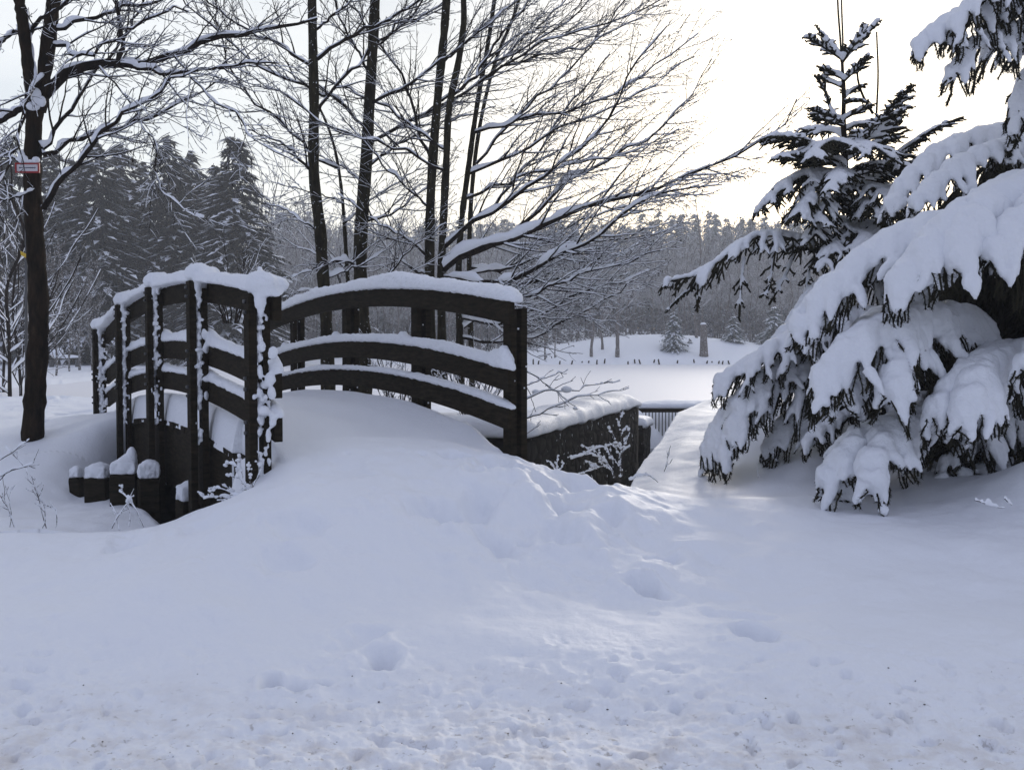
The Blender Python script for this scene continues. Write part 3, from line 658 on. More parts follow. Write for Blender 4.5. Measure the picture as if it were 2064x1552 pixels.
# --- the tree left of the bridge
DT = 9.2
root = thing('bare_tree', P(70, 880, DT), 'tall dark trunk carrying a red framed sign, left of the bridge', 'tree')
T = Tree()
T.limb([P(64, 905, DT), P(66, 870, DT), P(73, 760, DT), P(78, 640, DT), P(72, 500, DT), P(66, 400, DT), P(67, 300, DT), P(72, 215, DT), P(80, 180, DT)], px2r(44, DT), px2r(31, DT), 0, kids=False)
T.limb([P(78, 225, DT), P(92, 130, DT), P(102, 50, DT), P(112, -30, DT+.1), P(120, -160, DT+.2), P(125, -300, DT+.2)], px2r(30, DT), px2r(22, DT), 0, kids=False)
T.limb([P(66, 225, DT), P(56, 130, DT-.1), P(45, 40, DT-.2), P(32, -40, DT-.2), P(15, -200, DT-.3)], px2r(24, DT), px2r(18, DT), 0, kids=False)
limbs(T, [
    ([(78, 205), (105, 170), (135, 148), (190, 132), (240, 128), (300, 125), (350, 112), (420, 82), (500, 72), (560, 58), (640, 38)], px2r(24, DT), px2r(5, DT), .5),
    ([(238, 128), (246, 90), (243, 50), (235, 10), (230, -60)], px2r(11, DT), px2r(6, DT), .3),
    ([(245, 130), (300, 140), (345, 152), (420, 142), (520, 130), (560, 128)], px2r(10, DT), px2r(3, DT), -.4),
    ([(86, 312), (130, 295), (170, 275), (220, 258), (290, 240), (350, 215), (420, 180), (460, 160)], px2r(10, DT), px2r(3, DT), .6),
    ([(88, 420), (120, 372), (165, 318), (200, 280), (260, 225), (330, 172), (400, 140)], px2r(12, DT), px2r(3, DT), -.5),
    ([(86, 300), (120, 250), (160, 190), (200, 140), (250, 70), (290, 0)], px2r(9, DT), px2r(4, DT), .6),
    ([(60, 215), (35, 225), (10, 240), (-40, 262)], px2r(14, DT), px2r(9, DT), .1),
    ([(98, 90), (130, 90), (150, 110), (165, 120), (220, 90), (260, 60), (330, 30), (380, 25)], px2r(8, DT), px2r(3, DT), -.6),
    ([(62, 60), (20, 70), (0, 85), (-50, 100)], px2r(10, DT), px2r(7, DT), -.3),
    ([(50, 80), (80, 45), (130, 10), (180, -30)], px2r(9, DT), px2r(5, DT), -.5),
    ([(90, 150), (60, 190), (40, 260), (15, 330), (-20, 400)], px2r(7, DT), px2r(3, DT), -.9),
    ([(105, 60), (170, 40), (240, 20), (330, -10), (420, -40)], px2r(9, DT), px2r(4, DT), .5),
    ([(200, 135), (260, 200), (300, 270), (320, 350), (360, 420), (410, 440)], px2r(4, DT), px2r(2, DT), -.8),
    ([(350, 112), (400, 170), (470, 230), (520, 290), (600, 330)], px2r(4.5, DT), px2r(2, DT), -.5),
    ([(80, 380), (40, 395), (10, 402), (-20, 400)], px2r(6, DT), px2r(3, DT), -.5),
    ([(60, 345), (30, 320), (0, 300)], px2r(7, DT), px2r(3, DT), .5),
], DT, .02, .006, dens=9.5, clen=.78, spread=.8, lift=.10, sub=12.0)
T.meshes(root, BARK2, TWIG, 1.25, .10)
# fork snow
mb = MB()
for q in [(74, 205, .03, .07), (70, 190, .05, .05), (68, 150, .022, .12), (63, 110, .02, .10), (58, 70, .02, .10), (66, 215, .05, .03), (84, 205, .03, .04), (52, 35, .02, .08)]:
    mb.blob(P(q[0], q[1], DT-.07), (q[2]+.01, q[2], q[3]+.01))
o = part(mb, 'fork_snow', SNOW, root)
# sign on its trunk
DS = DT-.17
sg = thing('framed_sign', P(56, 340, DS), 'small white red-framed sign under a snow heap on the left trunk', 'sign')
a, b = P(31, 329, DS), P(80, 349, DS); cx, cz = (a[0]+b[0])/2, (a[2]+b[2])/2; W, Hh = b[0]-a[0], a[2]-b[2]
mb = MB(); fw = .013
for dx, dz, sx, sz in ((0, Hh/2-fw/2, W, fw), (0, -Hh/2+fw/2, W, fw), (-W/2+fw/2, 0, fw, Hh-2*fw), (W/2-fw/2, 0, fw, Hh-2*fw)): mb.box((cx+dx, DS, cz+dz), (sx, 0, 0), (0, .02, 0), (0, 0, sz))
part(mb, 'frame', RED, sg, False)
mb = MB(); mb.box((cx, DS+.003, cz), (W-2*fw, 0, 0), (0, .012, 0), (0, 0, Hh-2*fw)); pl = part(mb, 'plate', WHITEP, sg, False)
mb = MB(); x = cx-W*.33
while x < cx+W*.35:
    ww = rng.uniform(.005, .009); hh_ = rng.uniform(.008, .014); mb.box((x, DS-.0045, cz+.001), (ww*.7, 0, 0), (0, .002, 0), (0, 0, hh_)); x += ww+.0015
part(mb, 'lettering', INK, sg, False)
mb = MB(); zt_ = cz+Hh/2
for ax, rx, rz in ((-.20, .050, .040), (-.24, .030, .062), (.05, .085, .016), (.36, .035, .030)): mb.blob((cx+W*ax, DS, zt_+rz*.9), (rx, .035, rz))
part(mb, 'snow', SNOW, sg)
DY = 13.0; ys_ = thing('trail_sign', P(46, 512, DY), 'small yellow plate on a slim pole seen behind the left trunk', 'sign')
mb = MB(); c = P(50, 513, DY); mb.add([c+np.array([-.06, 0, .045]), c+np.array([.05, 0, -.01]), c+np.array([.06, 0, -.075]), c+np.array([-.05, 0, -.01]), c+np.array([-.06, .01, .045]), c+np.array([.05, .01, -.01]), c+np.array([.06, .01, -.075]), c+np.array([-.05, .01, -.01])], [[0, 3, 2, 1], [4, 5, 6, 7], [0, 1, 5, 4], [1, 2, 6, 5], [2, 3, 7, 6], [3, 0, 4, 7]])
part(mb, 'plate', YEL, ys_, False)
mb = MB(); mb.tubes([np.array([P(53, 440, DY+.03), P(53, 800, DY+.03)])], [np.array([.02, .02])], 8); part(mb, 'pole', METAL, ys_)
# --- the row of alders behind the bridge
def alder(name_lbl, base, trunk, w0, w1, d, lst, tree_kw, snow=1.15, extra=None):
    root = thing('alder_tree', P(base[0], base[1], d), name_lbl, 'tree', 'alder trees behind the bridge')
    T = Tree()
    for tr, a, b in trunk: T.limb([P(x, y, d) for x, y in tr], px2r(a*.82, d), px2r(b*.82, d), 0, kids=False)
    limbs(T, lst, d, .02, .006, **tree_kw)
    T.meshes(root, BARK, TWIG, snow, .16)
    return root
DA = 11.6
KW = dict(dens=9.0, clen=1.0, spread=.62, lift=.10, sub=10.0)
r1 = lambda w, d=DA: px2r(w*.85, d)
alder('crooked alder trunk, leftmost of the row behind the bridge, with a swelling', (655, 800), [([(662, 800), (656, 620), (650, 540), (643, 440), (637, 400), (634, 370), (633, 200), (630, 60), (628, -60), (626, -220)], 34, 18)], 0, 0, DA-.3, [
    ([(640, 230), (662, 190), (700, 150), (755, 97), (810, 45), (860, -10)], r1(8), r1(4), .5),
    ([(640, 120), (680, 90), (720, 68), (780, 40), (830, 12), (890, -20)], r1(9), r1(4), -.4),
    ([(630, 345), (605, 325), (588, 303), (560, 285), (500, 262)], r1(8), r1(2), -.5),
    ([(632, 150), (600, 120), (560, 90), (500, 60), (440, 20), (400, -20)], r1(8), r1(3), .3),
    ([(648, 470), (600, 440), (570, 420), (530, 410)], r1(5), r1(2), .4),
    ([(655, 560), (700, 545), (760, 520), (800, 480)], r1(6), r1(2), .4),
    ([(632, 70), (660, 40), (700, 10), (740, -30)], r1(7), r1(3), .4),
], KW)
alder('thin leaning alder stem between the first and third trunks', (705, 800), [([(710, 800), (703, 600), (697, 500), (690, 400), (684, 350), (672, 290), (650, 230), (628, 190)], 15, 5)], 0, 0, DA+.2, [
    ([(682, 340), (640, 315), (608, 291), (560, 242), (500, 190), (462, 140), (440, 60), (430, -20)], r1(7), r1(3), -.5),
    ([(694, 450), (720, 430), (752, 400), (800, 370), (850, 330)], r1(5), r1(2), .4),
    ([(700, 540), (650, 515), (600, 500), (570, 480)], r1(5), r1(2), .4),
    ([(692, 410), (650, 395), (600, 380), (560, 370)], r1(4), r1(2), .4),
], KW)
alder('thick straight alder trunk third from left behind the bridge', (728, 800), [([(735, 800), (730, 620), (726, 545), (730, 430), (738, 330), (745, 200), (750, 120), (756, 0), (760, -160)], 40, 20)], 0, 0, DA, [
    ([(740, 290), (775, 272), (830, 245), (878, 222), (948, 179), (1045, 116), (1166, 63), (1287, 25), (1340, -5)], r1(9), r1(3), .9),
    ([(746, 215), (800, 185), (851, 150), (923, 97), (996, 44), (1050, -5)], r1(8), r1(3), -.6),
    ([(735, 340), (790, 300), (850, 270), (930, 240), (1000, 215)], r1(7), r1(2), .8),
    ([(742, 260), (690, 215), (640, 185), (560, 155), (480, 100), (400, 30), (360, -20)], r1(8), r1(3), -.4),
    ([(748, 150), (720, 100), (690, 50), (670, -10)], r1(7), r1(4), .3),
    ([(752, 90), (800, 60), (860, 30), (920, -10)], r1(7), r1(3), .6),
    ([(730, 450), (790, 430), (850, 380), (910, 330)], r1(7), r1(2), .6),
    ([(728, 540), (690, 525), (640, 540), (590, 560)], r1(7), r1(2), -.6),
    ([(730, 600), (780, 560), (830, 500), (900, 450)], r1(6), r1(2), -.5),
    ([(728, 620), (680, 590), (620, 585), (570, 600)], r1(5), r1(2), .4),
    ([(736, 380), (700, 340), (650, 320), (600, 290)], r1(5), r1(2), .6),
], KW)
alder('straight alder trunk, left one of the close pair behind the bridge', (868, 800), [([(872, 800), (866, 640), (866, 540), (868, 400), (874, 300), (884, 180), (894, 80), (900, 0), (906, -140)], 28, 18)], 0, 0, DA+.1, [
    ([(872, 330), (850, 290), (822, 179), (790, 120), (768, 97), (720, 29), (690, -10)], r1(8), r1(4), .4),
    ([(890, 130), (930, 90), (980, 50), (1040, 0)], r1(7), r1(3), .5),
    ([(880, 210), (930, 175), (996, 130), (1070, 90), (1150, 40), (1200, -10)], r1(7), r1(3), .8),
    ([(868, 420), (820, 380), (770, 330), (740, 290), (690, 240)], r1(6), r1(2), -.6),
    ([(866, 520), (820, 480), (770, 455), (720, 420), (680, 390)], r1(7), r1(2), -.5),
    ([(866, 560), (800, 520), (760, 470), (740, 420)], r1(6), r1(2), .6),
], KW)
alder('forked alder trunk, right one of the close pair, with long snowy limbs to the right', (893, 800), [
    ([(894, 800), (890, 640), (890, 540), (894, 440), (900, 320), (905, 220), (925, 120), (935, 40), (930, -60), (925, -200)], 25, 12)], 0, 0, DA-.2, [
    ([(893, 545), (930, 520), (996, 494), (1093, 455), (1190, 417), (1287, 388), (1384, 359), (1456, 325), (1510, 296), (1570, 262), (1606, 200)], r1(16), r1(2.5), -.9),
    ([(893, 560), (940, 570), (996, 567), (1069, 547), (1117, 523), (1190, 485), (1248, 436), (1277, 412), (1359, 388), (1456, 373)], r1(14), r1(2), -1.8),
    ([(894, 499), (930, 462), (972, 436), (1045, 397), (1093, 359), (1180, 291), (1238, 213), (1263, 160), (1311, 97), (1345, 53)], r1(12), r1(2.5), -.3),
    ([(905, 305), (880, 290), (831, 257), (770, 215), (696, 179), (620, 160)], r1(7), r1(3), .5),
    ([(900, 345), (870, 335), (826, 310), (754, 286), (657, 252), (600, 210), (540, 180), (480, 140)], r1(7), r1(2), -.6),
    ([(915, 190), (960, 150), (996, 87), (1045, 29), (1080, -20)], r1(8), r1(4), .4),
    ([(890, 600), (960, 620), (1040, 600), (1150, 565), (1250, 530), (1330, 505)], r1(9), r1(2), -1.6),
], dict(dens=9.2, clen=1.1, spread=.60, lift=.08, sub=10), 1.3)
alder('slender alder right of the close pair, leaning right with sweeping limbs', (925, 800), [([(930, 800), (926, 640), (925, 520), (930, 450), (944, 340), (962, 210), (985, 80), (1005, -60)], 20, 9)], 0, 0, DA+.5, [
    ([(928, 520), (980, 500), (1035, 465), (1093, 417), (1141, 373), (1238, 315), (1335, 252), (1393, 194), (1423, 145), (1435, 120)], r1(13), r1(2), .5),
    ([(945, 350), (996, 330), (1045, 310), (1103, 271), (1200, 230), (1300, 180), (1400, 115)], r1(9), r1(2), .8),
    ([(955, 268), (996, 252), (1093, 233), (1190, 208), (1287, 160), (1359, 107), (1408, 68)], r1(8), r1(2), -.5),
    ([(970, 160), (1030, 130), (1100, 110), (1180, 90), (1260, 50), (1330, 10)], r1(7), r1(2), .6),
    ([(940, 400), (1000, 375), (1080, 350), (1180, 330), (1290, 300), (1370, 260)], r1(8), r1(2), -.4),
    ([(930, 640), (1000, 650), (1070, 640), (1150, 600), (1230, 575), (1310, 545)], r1(9), r1(2), -1.2),
    ([(930, 680), (1000, 690), (1080, 680), (1160, 640), (1225, 600), (1290, 560)], r1(8), r1(2), -1.0),
    ([(930, 560), (1000, 545), (1090, 520), (1200, 505), (1290, 470), (1350, 440)], r1(7), r1(2), -.2),
    ([(935, 660), (1010, 625), (1090, 600), (1180, 590), (1270, 550)], r1(7), r1(2), .9),
    ([(935, 600), (1000, 590), (1080, 570), (1180, 545), (1290, 490), (1370, 450)], r1(8), r1(2), .4),
], dict(dens=9.2, clen=1.05, spread=.60, lift=.08, sub=10), 1.25)
alder('thin dark alder stem, rightmost of the row behind the bridge', (945, 800), [([(952, 800), (948, 640), (946, 560), (950, 400), (968, 250), (1000, 120), (1040, 20), (1060, -60)], 15, 7)], 0, 0, DA+1.1, [
    ([(948, 450), (1000, 410), (1060, 340), (1120, 250), (1170, 180), (1230, 110)], r1(9), r1(3), .4),
    ([(960, 330), (1010, 270), (1080, 200), (1150, 140), (1220, 60), (1260, 0)], r1(8), r1(3), .4),
    ([(950, 540), (1010, 545), (1080, 500), (1180, 440), (1280, 410), (1370, 390)], r1(9), r1(2), .5),
    ([(990, 150), (1040, 90), (1100, 40), (1150, -10)], r1(7), r1(3), .3),
    ([(948, 620), (1000, 600), (1060, 580), (1140, 520), (1220, 480)], r1(8), r1(2), .6),
], dict(dens=9.2, clen=1.0, spread=.60, lift=.08, sub=10), 1.2)
# low thicket behind the bridge
def thicket(name, label, cx, cy, d, n, hpx, wpx, r, snow, group=None, bm=TWIG, sub=8, clen=.35, seedy=None, dens=7, jit=20, gapv=.25, cat='shrub'):
    root = thing(name, P(cx, cy, d), label, cat, group); T = Tree(.0018)
    for i in range(n):
        fx = rng.uniform(-1, 1); x0 = cx+fx*jit; x1 = cx+fx*wpx+rng.normal(0, wpx*.15); hh = hpx*rng.uniform(.55, 1.05)*(1-.35*abs(fx))
        dd = rng.normal(0, .25)
        T.limb([P(x0, cy+12, d+dd*.3), P(x0+(x1-x0)*.25, cy-hh*.4, d+dd*.6), P(x0+(x1-x0)*.65, cy-hh*.75, d+dd), P(x1, cy-hh, d+dd*1.3)], r, r*.3, 1, dens=dens, clen=clen, spread=.7, lift=.1, n=10, sub=sub)
    T.meshes(root, bm, bm, snow, .0, gap=gapv); return root
thicket('snowy_bush', 'snow dusted bush with arching stems seen above the left railing', 470, 640, 13.5, 16, 190, 100, .011, 1.7)
thicket('low_bush', 'tangled snowy brush seen through the right railing, left half', 800, 850, 10.8, 13, 220, 95, .009, 1.7, 'tangled brush behind the right railing', clen=.45)
thicket('low_bush', 'tangled snowy brush seen through the right railing, right half', 955, 880, 10.4, 13, 240, 95, .009, 1.7, 'tangled brush behind the right railing', clen=.45)
root = thing('bramble', P(1060, 900, 8.0), 'thin bare twigs reaching over the stone wall from the right bridge post', 'shrub'); T = Tree(.0018)
limbs(T, [([(1045, 810), (1100, 790), (1160, 785), (1200, 775), (1250, 768)], .006, .002, .1), ([(1045, 850), (1100, 830), (1150, 805), (1210, 795), (1268, 782)], .006, .002, .1), ([(1045, 780), (1080, 770), (1120, 755), (1145, 745)], .005, .002, .1),
          ([(1050, 880), (1075, 865), (1090, 855)], .004, .002, 0), ([(1050, 740), (1080, 760), (1120, 790), (1160, 820)], .005, .002, .1), ([(1050, 760), (1070, 800), (1080, 830)], .004, .002, .1)], 7.9, .005, .002, dens=6, clen=.22, spread=.9, lift=.05, sub=7)
T.meshes(root, TWIG, TWIG, .8, .1)
for q in [(1142, 785, .035), (1080, 790, .025), (1160, 823, .018), (1213, 772, .012)]:
    mb = MB(); mb.blob(P(q[0], q[1], 7.95), (q[2]*1.3, q[2], q[2]*.8)); part(mb, 'snow_lump', SNOW, root)

# frosted weeds
def weed(name, label, d, stems, cat='plant', clump=.006, group=None, r=.003, clen=.10, dens=16, bmat=FROST, sub=10):
    root = thing(name, P(stems[0][0][0], stems[0][0][1], d), label, cat, group); T = Tree(.0013)
    for st in stems:
        n = len(st); T.limb([P(x, y, d+.1*i/n) for i, (x, y) in enumerate(st)], r, r*.45, 1, dens=dens, clen=clen, spread=.9, lift=.1, n=10, sub=sub, start=.15)
    T.meshes(root, bmat, bmat, 1.0, 0, gap=.15)
    if clump:
        mb = MB()
        pts = [p for lv in (1, 2, 3) for p, _ in T.lv[lv]]
        for p in pts:
            for q in range(4):
                j = rng.integers(0, len(p)-1); u = rng.random(); mb.blob(p[j]*(1-u)+p[j+1]*u+rng.normal(0, .0015, 3)+UP*.001, clump*rng.uniform(.25, 1.15)*np.array([1, 1, .8]), 6, 4)
        part(mb, 'frost_clumps', SNOW, root)
    return root
weed('frosted_weed', 'tall frosted weed with arching side stems in front of the stone wall', 6.9, [[(1248, 970), (1252, 920), (1250, 870), (1250, 828)], [(1240, 965), (1215, 925), (1190, 915), (1150, 925)], [(1238, 968), (1225, 940), (1200, 945), (1172, 955)], [(1255, 960), (1245, 910), (1232, 870)], [(1250, 930), (1262, 890), (1270, 872)], [(1235, 960), (1232, 920), (1215, 900), (1180, 915)]], clump=.011)
weed('frosted_weed', 'tiny frosted tuft at the dark foot of the stone wall', 6.6, [[(1122, 952), (1123, 935), (1124, 920)], [(1120, 952), (1115, 940), (1108, 930)], [(1125, 952), (1132, 942), (1136, 934)]], clump=.009, dens=20, clen=.05)
weed('dry_stalk', 'single thin dry stalk leaning on the right snow slope', 7.4, [[(1332, 980), (1342, 940), (1348, 918), (1352, 898)], [(1342, 940), (1346, 925), (1344, 908)]], clump=.004, dens=14, clen=.05)
weed('dry_stalk', 'low arching brown stem by the frosted weed', 6.9, [[(1268, 968), (1290, 958), (1310, 960), (1326, 972)]], clump=.003, dens=5, clen=.04, bmat=TWIG)
weed('frosted_weed', 'frosted bramble sprawling against the near left bridge post', 5.42, [[(520, 1030), (505, 990), (480, 960), (468, 925)], [(525, 1030), (500, 1000), (450, 1000), (410, 1005)], [(520, 1030), (490, 1030), (440, 1030), (400, 1045)], [(505, 990), (520, 960), (530, 935)], [(515, 1020), (480, 1000), (440, 985), (420, 985)], [(520, 1035), (470, 1045), (430, 1050), (405, 1060)], [(490, 975), (485, 945), (455, 930)]], clump=.012, clen=.13, dens=15)
weed('frosted_weed', 'frosted crossing weed stems in front of the wide snow capped pile', 5.6, [[(225, 1065), (245, 1030), (262, 1005), (270, 985)], [(290, 1062), (270, 1020), (252, 1000), (240, 990)], [(240, 1068), (235, 1040), (222, 1015)], [(260, 1060), (262, 1035), (255, 1010)]], clump=.008, clen=.08, dens=12)
weed('frosted_weed', 'thin frosted shrub stems at the left edge below the big trunk', 6.2, [[(95, 1070), (80, 1010), (60, 960), (30, 920), (10, 900)], [(85, 1075), (90, 1030), (75, 990)], [(110, 1075), (115, 1040), (100, 1010)], [(20, 1075), (22, 1030), (12, 990)], [(35, 1075), (15, 1020), (5, 960)]], clump=.006, clen=.16, dens=9)
weed('bare_twig', 'two dark bare twigs bending over snow at the left edge', 6.0, [[(-20, 985), (20, 950), (60, 935), (78, 905)], [(-10, 930), (20, 915), (60, 885)], [(0, 960), (30, 945), (60, 940)]], clump=.004, clen=.10, dens=6, bmat=TWIG, r=.004)
weed('fallen_twig', 'thin brown twig lying in the snow below the big spruce', 5.1, [[(1965, 1008), (1995, 1017), (2025, 1024)], [(2025, 1005), (2032, 1012), (2040, 1018)]], clump=0, clen=.03, dens=2, bmat=TWIG, r=.003)
weed('buried_twig', 'tiny dark twig tip sticking out of the drift by the young spruce', 6.8, [[(1528, 962), (1527, 950), (1526, 938)]], clump=0, clen=.03, dens=4, bmat=TWIG, r=.003)

#==SPRUCES==
class Bough:
    def __init__(s): s.tw = []; s.rad = []; s.sn = MB(); s.ns = 0
    def twig(s, p, r0, r1): s.tw.append(p); s.rad.append(np.linspace(r0, r1, len(p)))
    def snowtube(s, p, r0, r1, up=.6, flat=.85):
        n = len(p); t = np.linspace(0, 1, n); r = r0+(r1-r0)*t; r = r*(1+.07*rng.normal(0, 1, n)); r[-1] *= .5; r[0] *= .8
        c = p.copy(); c[:, 2] += r*up
        s.sn.tubes([c], [r], 8, hh=[r*flat]); s.ns += 1
    def grow(s, path, flen, nf, rs, droop=.6, ang=.85, sub=3, tipk=.5, snow=1.0, tw_r=.006, prof=None, start=.08, side_bias=0.0, axis_r=None, upk=.6, keep=1.0, n=18, basek=.85, hang=0, fringe=0):
        p = resample(path, n); T = unit(np.gradient(p, axis=0)); S = unit(np.cross(T, UP)); L = plen(p)
        s.twig(p, axis_r or .014, tw_r)
        if snow > 0: s.snowtube(p, rs*1.15*snow, rs*.55*snow, upk)
        for i in range(nf):
            for sd in (-1, 1):
                t = start+(1-start)*(i+rng.uniform(.1, .9))/nf; f = t*(n-1); j = min(int(f), n-2); c = p[j]+(p[j+1]-p[j])*(f-j)
                pf = (1-t)**.55*.85+.28 if prof is None else prof(t)
                ln = flen*pf*rng.uniform(.65, 1.25)*(1+side_bias*sd)
                dr = unit(T[j]*rng.uniform(.55, .95)+S[j]*sd*ang*rng.uniform(.75, 1.2))
                m = 8; q = np.linspace(0, 1, m)[:, None]; dd = droop*rng.uniform(.6, 1.35)
                w = c+dr*ln*q*(1-.25*dd*q)-UP*ln*dd*.75*q**1.7+rng.normal(0, .006, (m, 3))*q
                s.twig(w, tw_r, tw_r*.6)
                has = rng.random() < keep
                if snow > 0 and has: s.snowtube(w[:7] if rng.random() < .6 else w[:6], rs*basek*snow, rs*tipk*snow, upk)
                if fringe and has:
                    Tw = unit(np.gradient(w, axis=0)); Sw = unit(np.cross(Tw, UP)+1e-6); rr_ = (np.linspace(rs*basek, rs*tipk, m)*.78)[:, None]
                    for s3 in (-1, 1): s.twig((w+Sw*s3*rr_*rng.uniform(.8, 1.15)-UP*.012)[2:], tw_r*.6, tw_r*.4)
                for k3 in range(hang):      # bare twigs hanging from under the snow
                    jj = rng.integers(2, 7); l3 = ln*rng.uniform(.15, .34); d3 = unit(unit(w[jj]-w[jj-1])*.9-UP*.7+rng.normal(0, .25, 3)); q3 = np.linspace(0, 1, 4)[:, None]
                    s.twig(w[jj]+d3*l3*q3, tw_r*.8, tw_r*.5)
                for k2 in range(sub):
                    jj = rng.integers(1, 6); td = unit(w[jj+1]-w[jj]); sd2 = unit(np.cross(td, UP)+1e-6)*rng.choice([-1, 1])
                    l2 = ln*rng.uniform(.22, .45); d2 = unit(td*.9+sd2*.7-UP*.15*dd)
                    w2 = w[jj]+d2*l2*np.linspace(0, 1, 5)[:, None]-UP*l2*.3*dd*(np.linspace(0, 1, 5)[:, None])**2
                    s.twig(w2, tw_r*.82, tw_r*.55)
                    if snow > 0 and has and rng.random() < .8: s.snowtube(w2, rs*.5*snow, rs*.30*snow, upk)
    def finish(s, root, name_b='boughs', name_s='snow', vox=.012, per_m=230, nl=.018, nw=.0038, noise_=.012, smooth=4, rodscale=1.0):
        mb = MB(); mb.tubes(s.tw, [r*rodscale for r in s.rad], 5)
        # needles
        o_s, d_s = [], []
        for p in s.tw:
            seg = np.diff(p, axis=0); ln = np.linalg.norm(seg, axis=1); k = max(2, int(ln.sum()*per_m))
            j = rng.choice(len(seg), k, p=ln/ln.sum()); u = rng.random((k, 1)); o_s.append(p[j]+seg[j]*u); d_s.append(seg[j]/ln[j][:, None])
        O = np.concatenate(o_s); Dn = np.concatenate(d_s); k = len(O); R = rng.normal(0, 1, (k, 3)); R = unit(R-Dn*np.sum(R*Dn, 1, keepdims=True))
        dr = unit(Dn*.75+R*.85); ln = nl*rng.uniform(.7, 1.2, (k, 1)); sd = unit(np.cross(dr, rng.normal(0, 1, (k, 3))))*nw/2
        V = np.stack([O-sd, O+sd, O+dr*ln], 1).reshape(-1, 3); mb.add(V, np.arange(3*k).reshape(-1, 3))
        part(mb, name_b, NEEDLE, root)
        if s.ns:
            o = s.sn.build(name_s, SNOW); remesh(o, vox, smooth, noise_, .05); o.data.materials.clear(); o.data.materials.append(SNOW)
            a_ = np.empty(len(o.data.vertices)*3, np.float32); o.data.vertices.foreach_get('co', a_); o.data.vertices.foreach_set('co', (a_.reshape(-1, 3)-world_loc(root)).astype(np.float32).ravel()); o.parent = root
